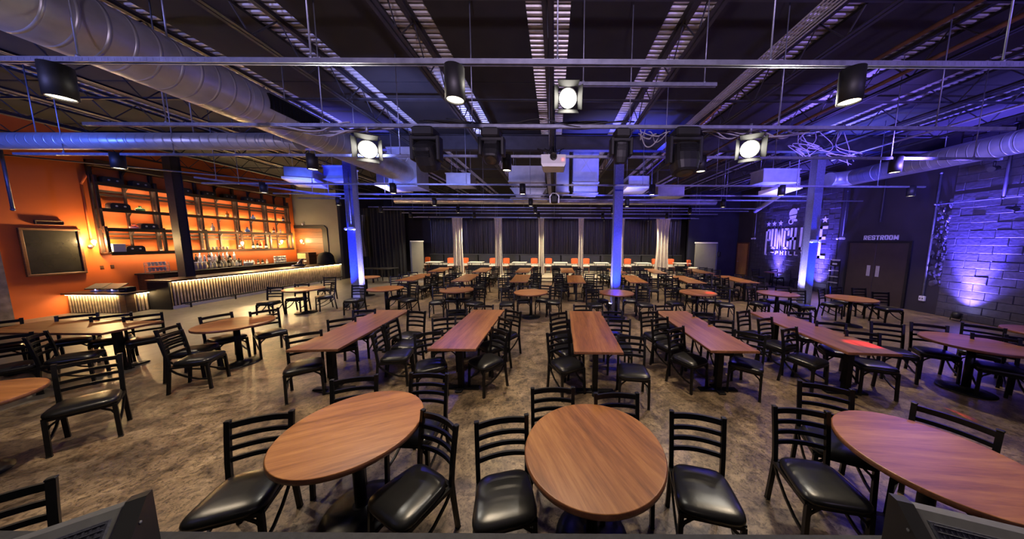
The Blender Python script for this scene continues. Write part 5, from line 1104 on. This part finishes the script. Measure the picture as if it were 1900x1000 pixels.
# small things on the right wall
pipe('purple-lit conduit standing on the right wall beside the bricks', [(XR-.03, 8.37, .5), (XR-.03, 8.37, 4.36)], .028, 'strut', 'conduit_pipe', grp='conduits on the right wall')
pipe('horizontal conduit running along the bricks from the standing conduit', [(XR-.08, 8.37, 3.42), (XR-.08, 4.0, 3.42)], .022, 'strut', 'conduit_pipe', grp='conduits on the right wall')
pipe('dark drop conduit on the upper bricks', [(XR-.08, 7.12, 3.42), (XR-.08, 7.12, 5.3)], .03, 'steel', 'conduit_pipe', grp='conduits on the right wall')
pipe('dark conduit dropping above the restroom sign', [(XR-.03, 9.75, 3.0), (XR-.03, 9.75, 5.2)], .022, 'steel', 'conduit_pipe', grp='conduits on the right wall')
t = thing('socket_box', 'white socket box at the foot of the wall conduit', 'socket', (XR, 8.37, .45)); b = MB(); b.cbox(-.07, 0, -.065, .065, -.08, .08, .008); b.build('box', M['white_plastic'], t)
for s in (-1, 1): b = MB(); b.cyl((-.07, s*.03, 0), (-.075, s*.03, 0), .018, 10); b.build('outlet', M['fixture'], t)
def emergency(loc, rz, lab, bracket=None):
    t = thing('emergency_light', lab, 'emergency light', loc, rz, 'twin-head emergency lights')
    b = MB(); b.cbox(-.10, .10, -.05, 0, -.04, .05, .012); b.build('box', M['white_plastic'], t)
    for s in (-1, 1):
        b = MB(); b.lathe([(.02, 0), (.045, .05), (.045, .065), (.001, .07)], n=16, M=Matrix.Translation((s*.13, -.03, .0)) @ Matrix.Rotation(R(100), 4, 'X')); b.build('lamp_head', M['white_plastic'], t)
emergency((-6.44, 8.49, 2.58), 0, 'white emergency light on the column beside the bar')
emergency((8.40, 8.62, 2.26), 0, 'white emergency light on the mural column')
emergency((XR-.03, 10.95, 2.40), R(-90), 'white emergency light on the wall between mural and restroom doors')
emergency((XR-.03, 15.75, 2.45), R(-90), 'white emergency light left of the mural')
pipe('thin drop conduit above the emergency light left of the mural', [(XR-.04, 15.75, 2.5), (XR-.04, 15.75, 4.6)], .018, 'strut', 'conduit_pipe', grp='conduits on the right wall')
pipe('thin drop conduit above the emergency light right of the mural', [(XR-.04, 10.95, 2.45), (XR-.04, 10.95, 4.3)], .018, 'strut', 'conduit_pipe', grp='conduits on the right wall')
pipe('thin conduit on the bar-side column above its emergency light', [(-6.44, 8.48, 2.65), (-6.44, 8.48, 4.0)], .014, 'strut', 'conduit_pipe')
t = thing('leaflet_rack', 'tall dark leaflet rack with white sign at the restroom doors', 'rack', (XR-.2, 10.95, 0))
b = MB()
for s in (-1, 1): b.tube([(0, s*.17, 0), (0, s*.17, 1.5)], .03); b.tube([(-.1, s*.17, .02), (.12, s*.17, .02)], .03)
b.build('frame', M['fixture'], t)
for z in (.55, .8, 1.05): b = MB(); b.cbox(-.09, .03, -.17, .17, z, z+.03, .004); b.build('shelf', M['plate'], t)
b = MB(); b.cbox(-.03, 0, -.17, .17, 1.24, 1.44, .004); b.build('sign_board', M['fixture'], t); b = MB(); b.box(-.035, -.03, -.09, .09, 1.31, 1.38); b.build('sign_face', M['white_plastic'], t)
b = MB(); b.cbox(-.02, .01, -.17, .17, 1.48, 1.53, .004); b.build('top_bar', M['white_plastic'], t)
t = thing('security_camera', 'dark security camera on the brick wall at right edge', 'camera', (XR-.08, 6.85, 3.15)); b = MB(); b.cyl((0, 0, 0), (-.12, 0, .0), .025, 10); b.build('bracket', M['fixture'], t); b = MB(); b.cyl((-.10, .10, -.02), (-.26, -.12, -.08), .05, 16); b.build('body', M['fixture'], t)
t = thing('security_camera', 'small dark camera under the right silver duct', 'camera', (10.6, 6.6, 4.0)); b = MB(); b.cyl((0, 0, .06), (0, 0, .22), .02, 10); b.build('bracket', M['fixture'], t); b = MB(); b.cyl((.10, .02, .03), (-.16, -.06, -.02), .06, 16); b.build('body', M['fixture'], t)

# uplights on the floor
def uplight(x, y, rz, lab, n=1):
    t = thing('floor_uplight', lab, 'floor lamp', (x, y, 0), R(rz), 'blue LED floor uplights')
    for k in range(n):
        ox = (k-(n-1)/2)*.30
        b = MB(); b.tube([(ox-.10, .02, .18), (ox-.10, 0, .012), (ox+.10, 0, .012), (ox+.10, .02, .18)], .03, .008); b.build('yoke', M['fixture'], t)
        T = Matrix.Translation((ox, .02, .17)) @ Matrix.Rotation(R(-18), 4, 'X')
        b = MB(); b.lathe([(.05, -.10), (.085, -.07), (.09, .07), (.082, .07)], n=24, M=T, cap=False); b.lathe([(.05, -.10), (.001, -.1)], n=24, M=T, cap=False); b.build('housing', M['fixture'], t)
        b = MB(); b.lathe([(.082, .062), (.001, .066)], n=24, M=T, cap=False); b.build('lens', M['blue_lens'], t)
    return t
uplight(-6.45, 8.22, 0, 'twin blue uplights on the floor before the bar-side column', 2)
uplight(1.76, 8.42, -90, 'blue uplight on the floor left of the centre column')
uplight(8.2, 8.4, -40, 'blue uplight on the floor before the mural column')
uplight(11.55, 7.41, -90, 'blue uplight on the floor below the rough bricks')
uplight(11.55, 11.75, -90, 'blue uplight on the floor below the end of the mural')
uplight(11.55, 13.95, -90, 'blue uplight on the floor behind the small wall table')

# ------------------------------------------------------------------ stage edge and monitors
m = MB(); m.cbox(-6, 6, -3, 1.185, .0, .75, .006); struct(m.build('trim_1', M['stage']))
def wedge(p, u, L, lab):
    u = Vector((*u, 0)).normalized(); n = Vector((u.y, -u.x, 0));
    if n.dot(Vector((-p[0], -p[1], 0))) < 0: n = -n
    T = Matrix((( u.x, n.x, 0, p[0]), (u.y, n.y, 0, p[1]), (0, 0, 1, .75), (0, 0, 0, 1)))
    t = thing('floor_monitor', lab, 'speaker', (0,0,0), 0, 'stage floor monitors'); t.matrix_world = T
    hz = .30; prof = [(0, 0), (0, hz), (.035, hz), (.30, .10), (.32, .06), (.32, 0)]
    def ext(pr, a, c): 
        b = MB(); b.loft([[(x, q, z) for q, z in pr] for x in (a, c)]); return b
    ext(prof, .055, L-.055).build('cabinet', M['grey_trim'], t)
    pc = [(-.012, 0), (-.012, hz+.008), (.03, hz+.012), (.09, hz-.03), (.325, .11), (.335, .05), (.335, 0)]
    ext(pc, 0, .055).build('end_cheek', M['fixture'], t); ext(pc, L-.055, L).build('end_cheek', M['fixture'], t)
    b = MB(); d = Vector((0, .265, -.20)).normalized(); nn = Vector((0, .20, .265)).normalized(); o = Vector((0, .035, hz))
    def q(x, s, h): return Vector((x, 0, 0))+o+d*s+nn*h
    b.loft([[q(.075, .035, .001), q(L-.075, .035, .001), q(L-.075, .30, .001), q(.075, .30, .001)], [q(.08, .04, .008), q(L-.08, .04, .008), q(L-.08, .295, .008), q(.08, .295, .008)]])
    for i in range(26):
        x = .10+(L-.2)*i/25; b.tube([q(x, .045, .009), q(x, .29, .009)], .005, .004)
    for i in range(12):
        s = .05+i*.0215; b.tube([q(.085, s, .011), q(L-.085, s, .011)], .004, .004)
    b.build('grille', M['grille'], t)
    b = MB()
    for x in (.03,): b.lathe([(.008, 0), (.007, .004), (.001, .005)], n=8, M=Matrix.Translation((0, .10, hz-.06)) @ Matrix.Rotation(R(-90), 4, 'Y'))
    b.build('screw', M['grey_trim'], t)
wedge((-1.85, 1.10), (-.78, -.60), .62, 'black slanted floor monitor at the bottom left stage corner')
wedge((1.555, 1.10), (.95, -.33), .62, 'black slanted floor monitor at the bottom right stage corner')

# ------------------------------------------------------------------ tables
def disc_base(parent, x=0, y=0, r=.27):
    b = MB(); b.lathe([(r, 0), (r, .012), (r*.8, .022), (.06, .045), (.06, .06)], n=36, M=Matrix.Translation((x, y, 0))); b.build('base', M['black_metal'], parent)
    b = MB(); b.cyl((x, y, .05), (x, y, .70), .042, 20); b.build('column', M['black_metal'], parent)
    b = MB()
    for a in (0, PI/2): b.box(-.22, .22, -.025, .025, .695, .712, M=Matrix.Translation((x, y, 0)) @ Matrix.Rotation(a, 4, 'Z'))
    b.build('top_plate', M['black_metal'], parent)
def round_proto():
    t = thing('round_table', 'x', 'table', (0,0,0), 0, 'round wooden tables'); r = .494
    b = MB(); b.lathe([(r-.006, .738), (r-.004, .748), (r-.010, .75)], n=72); b.build('tabletop', M['top'], t)
    b = MB(); b.lathe([(r-.012, .712), (r-.001, .714), (r, .738), (r-.004, .7475)], n=72, cap=False); b.lathe([(r-.012, .712), (.001, .712)], n=72, cap=False); b.build('edge_band', M['top_edge'], t)
    disc_base(t); return t
rp = round_proto(); fam = family(rp)
RT = [(-1.578, 1.958, 25, 'whole round wooden table at the front left, nearest the stage'), (.292, 1.762, 115, 'round wooden table at the front centre, nearest the stage'), (2.642, 1.689, -5, 'round wooden table at the front right, cut by the picture edge'),
 (-5.46, 2.17, 10, 'round wooden table cut by the left edge of the picture'), (-5.65, 4.56, 10, 'round wooden table before the corrugated bar front'), (6.25, 3.80, -20, 'round wooden table before the lit brick wall'), (8.25, 4.2, 0, 'round wooden table just entering at the right edge'),
 (-7.6, 7.92, 10, 'first mid-room round table from the bar'), (-5.2, 8.05, 20, 'second mid-room round table from the bar, beside the blue column'), (-2.94, 7.9, 40, 'third mid-room round table from the bar'), (-.67, 7.56, 0, 'fourth mid-room round table from the bar'), (1.82, 7.56, 60, 'fifth mid-room round table, standing before the centre column'),
 (4.23, 7.66, 100, 'sixth mid-room round table from the bar, with reddish glow'), (6.51, 7.58, 30, 'seventh mid-room round table from the bar'), (7.95, 6.95, 0, 'eighth mid-room round table, nearest the restroom doors'),
 (-7.55, 10.5, 0, 'round table by the bar end, behind the blue column'), (10.95, 13.1, 0, 'small round table against the mural wall')]
for i, (x, y, a, lab) in enumerate(RT):
    if i == 0: rp.location = (x, y, 0); rp.rotation_euler = (0, 0, R(a)); rp['label'] = lab
    else:
        c = dup(rp, (x, y, 0), R(a), lab, kids=fam)
        if i == 16: c.scale = (.75, .75, 1)
def long_proto():
    t = thing('long_table', 'x', 'table', (0,0,0), 0, 'long wooden tables'); hx, hy = 1.04, .33
    b = MB(); b.loft([[(sx*(hx-k), sy*(hy-k), z) for sx, sy in ((-1,-1),(1,-1),(1,1),(-1,1))] for k, z in ((.004, .74), (.003, .748), (.007, .75))]); b.build('tabletop', M['top'], t)
    b = MB(); b.loft([[(sx*(hx-k), sy*(hy-k), z) for sx, sy in ((-1,-1),(1,-1),(1,1),(-1,1))] for k, z in ((.008, .712), (.0, .716), (.0, .742), (.004, .7475))]); b.build('edge_band', M['top_edge'], t)
    for s in (-1, 1):
        x = s*.72
        b = MB(); b.tube([(x, 0, .03), (x, 0, .70)], .075, .075); b.build('column', M['black_metal'], t)
        b = MB(); b.cbox(x-.05, x+.05, -.28, .28, 0, .03, .008); b.cbox(x-.14, x+.14, -.05, .05, 0, .03, .008); b.build('base', M['black_metal'], t)
        b = MB(); b.box(x-.04, x+.04, -.25, .25, .69, .712); b.build('top_plate', M['black_metal'], t)
    return t
lp = long_proto(); fam = family(lp)
LT = [(-3.32, 4.45, 94, 'long wooden table, first of the front row from the bar'), (-1.39, 4.50, 90, 'long wooden table, second of the front row from the bar'), (.63, 4.42, 88.5, 'long dark-topped table in the centre of the front row'), (2.48, 4.48, 89, 'long wooden table, fourth of the front row from the bar'), (4.38, 4.42, 85, 'long wooden table with red glow, fifth of the front row'), (-8.1, 4.32, 0, 'long wooden table standing crosswise near the orange wall')]
nums = ['first', 'second', 'third', 'fourth', 'fifth', 'sixth', 'seventh']
for i, (x, y, a) in enumerate([(-5.6, 10.7, 93), (-3.53, 10.65, 94), (-1.32, 10.54, 92), (.85, 10.4, 88), (3.16, 10.5, 86), (5.27, 10.46, 85), (7.3, 10.6, 84)]): LT.append((x, y, a, 'long wooden table, '+nums[i]+' of the middle row from the bar'))
for i, (x, y, a) in enumerate([(-5.85, 13.55, 98), (-3.65, 13.5, 94), (-1.55, 13.5, 91), (.67, 13.5, 90), (3.14, 13.4, 90), (5.11, 13.4, 85), (7.4, 13.5, 85)]): LT.append((x, y, a, 'long wooden table, '+nums[i]+' of the rear row from the bar'))
for i, (x, y, a, lab) in enumerate(LT):
    if i == 0: lp.location = (x, y, 0); lp.rotation_euler = (0, 0, R(a)); lp['label'] = lab
    else: dup(lp, (x, y, 0), R(a), lab, kids=fam)

# ------------------------------------------------------------------ ladder-back chairs
def chair_proto():
    t = thing('ladder_back_chair', 'x', 'chair', (0,0,0)); bm = M['black_metal']
    def post(z):      # centre line of the rear post
        return -.200+.000*z if z < .42 else -.190-.055*((z-.42)/.42)**1.3
    for s in (-1, 1):
        b = MB(); b.tube([(s*.192, .195, 0), (s*.186, .180, .39)], .030, .030, up=(0,1,0)); b.cbox(s*.192-.018, s*.192+.018, .177, .213, 0, .012, .004); b.build('leg', bm, t)
        b = MB(); b.tube([(s*.186, -.232, 0), (s*.184, -.205, .25), (s*.184, -.190, .42), (s*.186, post(.55), .55), (s*.188, post(.7), .70), (s*.190, post(.842), .842)], .032, .027, up=(0,1,0)); b.cbox(s*.186-.018, s*.186+.018, -.25, -.214, 0, .012, .004)
        b.cbox(s*.190-.019, s*.190+.019, post(.842)-.017, post(.842)+.017, .836, .848, .004); b.build('leg', bm, t)
        b = MB(); b.tube([(s*.186, -.19, .37), (s*.186, -.13, .30), (s*.187, -.03, .225), (s*.189, .08, .175), (s*.190, .185, .155)], .016, .020, n=4); b.build('side_brace', bm, t)
    b = MB(); b.tube([(-.19, .18, .385), (.19, .18, .385)], .03, .03); b.tube([(-.185, -.19, .385), (.185, -.19, .385)], .03, .03)
    for s in (-1, 1): b.tube([(s*.185, -.19, .385), (s*.19, .18, .385)], .03, .03)
    for s in (-1, 1): b.tube([(s*.186, .18, .27), (s*.165, .18, .32), (s*.11, .18, .372)], .012, .018)
    b.build('seat_frame', bm, t)
    for z, h in ((.806, .046), (.718, .034), (.636, .034), (.553, .034)):
        b = MB(); rings = []
        for i in range(9):
            f = i/4-1; x = f*.186; y = post(z)-.034*(1-f*f)
            rings.append([(x, y-.009, z-h/2), (x, y+.009, z-h/2), (x, y+.009, z+h/2), (x, y-.009, z+h/2)])
        b.loft(rings); b.build('back_slat', bm, t)
    def outline(k, z):
        r = []
        for j in range(36):
            a = 2*PI*j/36; c, s_ = math.cos(a), math.sin(a); e = .42
            y = .205*math.copysign(abs(s_)**e, s_); hw = .188+.032*(y+.205)/.41
            r.append((hw*math.copysign(abs(c)**e, c)*k, .015+y*k, z))
        return r
    b = MB(); b.loft([outline(.93, .40), outline(.99, .408), outline(1.0, .425), outline(.985, .440), outline(.94, .452), outline(.82, .463), outline(.60, .470), outline(.3, .473)], smooth=True); b.build('seat', M['vinyl'], t)
    return t
cp = chair_proto(); fam = family(cp)
for i, (x, y, rz, lab, grp) in enumerate(CHAIRS):
    if i == 0:
        cp.location = (x, y, 0); cp.rotation_euler = (0, 0, R(rz)); cp['label'] = lab; cp['group'] = grp
    else: dup(cp, (x, y, 0), R(rz), lab, grp, kids=fam)

# ------------------------------------------------------------------ light
def spot(loc, aim, energy, col, size=80, blend=.4, r=.08, name='spot'):
    l = bpy.data.lights.new(name, 'SPOT'); l.energy = energy; l.color = col; l.spot_size = R(size); l.spot_blend = blend; l.shadow_soft_size = r
    o = bpy.data.objects.new(name, l); COL.objects.link(o); o.location = loc
    o.rotation_euler = (Vector(aim)-Vector(loc)).to_track_quat('-Z', 'Y').to_euler(); return o
def point(loc, energy, col, r=.05, name='bulb_light'):
    l = bpy.data.lights.new(name, 'POINT'); l.energy = energy; l.color = col; l.shadow_soft_size = r
    o = bpy.data.objects.new(name, l); COL.objects.link(o); o.location = loc; return o
WARM = (1.0, .80, .56)
for x, y, z in DL: spot((x, y, z-.02), (x, y, 0), K_DL*(1.15 if y > 14 else .75 if x < -7 and y < 6 else 1.0), WARM, 108, .8, .07, 'downlight_beam')
for x, y, z, ax in ((-2.52, 3.72, 3.43, -4.0), (.16, 3.5, 3.98, 0), (2.63, 3.72, 3.46, 4.0)):
    spot((x+(.1 if ax > 0 else -.1 if ax < 0 else 0)*0+ax*.02, y-.32, z-.06), (ax*.6, -2.5, 1.2), K_LAMP, (1.0, .92, .78), 150, .5, .10, 'stage_lamp_beam')
BLUE = (.008, .025, 1.0); LILAC = (.40, .36, 1.0); VIO = (.13, .085, 1.0)
spot((-6.10, 8.62, .24), (-6.33, 8.62, 3.2), K_COL*4, LILAC, 50, .9, .05, 'uplight_beam')
spot((-6.66, 8.12, .24), (-6.50, 8.49, 3.6), K_COL*8, BLUE, 52, .9, .05, 'uplight_beam')
spot((1.66, 8.47, .24), (1.865, 8.5, 3.2), K_COL*3, LILAC, 46, .9, .05, 'uplight_beam')
spot((1.98, 8.10, .24), (1.99, 8.37, 4.0), K_COL*9, BLUE, 46, .9, .05, 'uplight_beam')
spot((8.04, 8.75, .24), (8.28, 8.75, 3.2), K_COL*4, LILAC, 50, .9, .05, 'uplight_beam')
spot((8.58, 8.26, .24), (8.44, 8.62, 3.6), K_COL*8, BLUE, 52, .9, .05, 'uplight_beam')
for y, e in ((7.41, 1.3), (11.75, .9), (13.95, .9)):
    spot((11.60, y, .30), (11.84, y, 4.0), K_WALL*e*6, (.11, .075, 1.0), 48, 1.0, .06, 'uplight_beam')
    spot((11.66, y, .30), (11.84, y, 2.0), K_WALL*e*.42, (.20, .14, 1.0), 100, 1.0, .06, 'uplight_beam')
def area(loc, aim, sx, sy, energy, col, name):
    l = bpy.data.lights.new(name, 'AREA'); l.shape = 'RECTANGLE'; l.size = sx; l.size_y = sy; l.energy = energy; l.color = col
    o = bpy.data.objects.new(name, l); COL.objects.link(o); o.location = loc
    d = (Vector(aim)-Vector(loc)).normalized(); return o, d
def strip(p, q, aim, energy, col, name):      # LED tape: a long thin lamp from p to q shining along aim
    p, q, z = Vector(p), Vector(q), -Vector(aim).normalized(); x = (q-p).normalized(); z = (z-x*z.dot(x)).normalized(); y = z.cross(x)
    l = bpy.data.lights.new(name, 'AREA'); l.shape = 'RECTANGLE'; l.size = (q-p).length; l.size_y = .012; l.energy = energy; l.color = col
    o = bpy.data.objects.new(name, l); COL.objects.link(o); c = (p+q)/2
    o.matrix_world = Matrix(((x.x, y.x, z.x, c.x), (x.y, y.y, z.y, c.y), (x.z, y.z, z.z, c.z), (0, 0, 0, 1)))
LEDC = (1.0, .72, .36)
strip((BX+.068, BY0+.05, BH-.064), (BX+.068, BY1-.05, BH-.064), (-.25, 0, -1), K_BAR, LEDC, 'bar_led')
strip((LX0+.05, LY-.059, LH-.068), (LX1-.2, LY-.059, LH-.068), (0, .25, -1), K_BAR*.3, LEDC, 'bar_led')
strip((LX1+.057, LY+.2, LH-.068), (LX1+.057, BY0-.06, LH-.068), (-.25, 0, -1), K_BAR*.1, LEDC, 'bar_led')
for z in (SZ[1], SZ[2], SZ[0]):
    strip((XL+.12, SY[0]+.1, z+.016), (XL+.12, SY[-1]-.1, z+.016), (-.3, 0, 1), K_SHELF, (1.0, .72, .40), 'shelf_led')
for z in (SZ[1], SZ[2], SZ[3]): strip((XL+.20, SY[0]+.1, z-.08), (XL+.20, SY[-1]-.1, z-.08), (-.3, 0, -1), K_SHELF*.7, (1.0, .72, .40), 'shelf_led')
strip((XL+.20, SY[0]+.1, SZ[0]-.08), (XL+.20, SY[-1]-.1, SZ[0]-.08), (-.1, 0, -1), K_SHELF*1.2, (1.0, .78, .50), 'shelf_led')
for s in SCN:
    dx, dy = (.13, 0) if s[1] == 0 else (0, -.13)
    point((s[0][0]+dx*1.6, s[0][1]+dy*1.6, s[0][2]+.15), K_SC*(1 if s[1] == 0 else .35), (1.0, .66, .28), .05)
for x in (-7.3, -4.85, -2.1, .4, 2.9, 5.5, 7.9): spot((x, 15.6, 3.40), (x, 16.3, 0), K_PLAT, (1.0, .88, .66), 120, .8, .05, 'platform_beam')
# added unseen fill from behind the camera, no fixtures built
for x, c, e in ((-3.4, (.9, .78, .8), 1.0), (3.4, (.8, .6, 1.0), 1.15), (0, (1.0, .78, .62), .9)):
    spot((x, -2.2, 3.6), (x*.6, 7, 2.6), K_FILL*e, c, 130, .9, .15, 'added_fill')
for x, c in ((-6, (.36, .36, 1.0)), (0, (.80, .62, .90)), (6, (.36, .24, 1.0))):
    spot((x, -2.4, 3.2), (x, 4.5, 5.4), K_CEIL, c, 95, .9, .15, 'added_ceiling_fill')  # added fill aimed up at the deck, source unseen
# added blue and violet fill for ducts, roof and walls, without fixtures
for loc, aim, c, k, sz in (((-8.6, 2.6, 3.5), (-9.6, 5.1, 4.0), (.06, .14, 1.0), .8, 120), ((8.2, 4.5, 3.4), (10.6, 6.8, 4.5), (.16, .13, 1.0), 1.7, 120), ((-5.3, 7.3, 3.2), (-4.6, 8.4, 4.4), (.10, .16, 1.0), .6, 70), ((-7.7, 7.4, 3.2), (-7.5, 9, 4.3), (.10, .16, 1.0), .6, 65),
        ((.5, 7.4, 3.1), (.9, 9, 4.6), (.16, .19, 1.0), .6, 60), ((3.2, 8.2, 3.2), (2.9, 9.6, 4.2), (.2, .22, 1.0), .3, 60), ((7.2, 7.6, 3.1), (7.5, 9.4, 4.3), (.16, .14, 1.0), .8, 75), ((6.4, 4.6, 3.5), (6.6, 7.5, 5.4), (.20, .13, 1.0), 3.0, 90), ((-3.4, 4.4, 3.6), (-3.2, 7.2, 5.4), (.3, .34, 1.0), 1.6, 80),
        ((6.8, 5.6, 3.4), (11.9, 9.4, 2.8), (.42, .30, 1.0), .65, 80), ((8.0, 11.5, 3.4), (11.9, 13.4, 2.6), (.3, .22, 1.0), .4, 80)):
    spot(loc, aim, K_DUCT*k, c, sz, .9, .1, 'added_tint')
for x, y, c in ((6.8, 5.0, (.08, .05, .5)), (8.3, 5.6, (.2, .12, 1.0)), (4.9, 8.4, (.13, .1, 1.0)), (-3.2, 8.2, (.1, .1, 1.0))):
    spot((x, y, 3.60), (x*.6, y-2.2, 0), K_TINT, c, 120, .8, .08, 'added_tint')  # added colour fill over the tables and floor, no fixture
w = bpy.data.worlds.new('room_air'); sc.world = w; w.use_nodes = True
w.node_tree.nodes['Background'].inputs[0].default_value = (.32, .28, .42, 1); w.node_tree.nodes['Background'].inputs[1].default_value = K_WORLD

spot((2.3, 5.3, 3.5), (4.50, 3.72, .75), 3000, (1, .02, .008), 5, .6, .02, 'added_red_glow'); spot((2.4, 5.3, 3.5), (4.52, 7.55, .75), 2600, (1, .02, .008), 4, .6, .02, 'added_red_glow')  # added red spots that make the glow on two tables
# platform ceiling lights
for i, x in enumerate((-7.3, -4.85, -2.1, .4, 2.9, 5.5, 7.9)):
    t = thing('platform_spot', 'small ceiling spot over the platform, '+nums[i]+' from the bar side', 'ceiling light', (x, 15.6, 3.42), 0, 'small spots over the platform')
    b = MB(); b.lathe([(.045, 0), (.05, .0), (.05, .13), (.012, .14), (.012, DECK-.03-3.42)], n=16, cap=False); b.build('housing', M['fixture'], t)
    b = MB(); b.lathe([(.045, .006), (.001, .008)], n=16, cap=False); b.build('lens', M['hot'] if i in (1, 5, 6) else M['lamp'], t)

# ------------------------------------------------------------------ camera
cam = bpy.data.cameras.new('camera'); co = bpy.data.objects.new('camera', cam); COL.objects.link(co)
cam.sensor_fit = 'HORIZONTAL'; cam.sensor_width = 36; cam.lens = 36*490/1900; cam.shift_x = -(1028-950)/1900; cam.clip_start = .05; cam.clip_end = 100
co.matrix_world = Matrix.Translation((0, 0, 2.21)) @ Matrix.Rotation(R(90-6.0577), 4, 'X') @ Matrix.Rotation(R(.30), 4, 'Z')
sc.camera = co
sc.view_settings.view_transform = 'Standard'; sc.view_settings.look = 'None'; sc.view_settings.gamma = 1.0; sc.view_settings.use_curve_mapping = False
sc.view_settings.exposure = EXPO
sc.cycles.use_denoising = True; sc.cycles.max_bounces = 8; sc.cycles.sample_clamp_indirect = 6.0
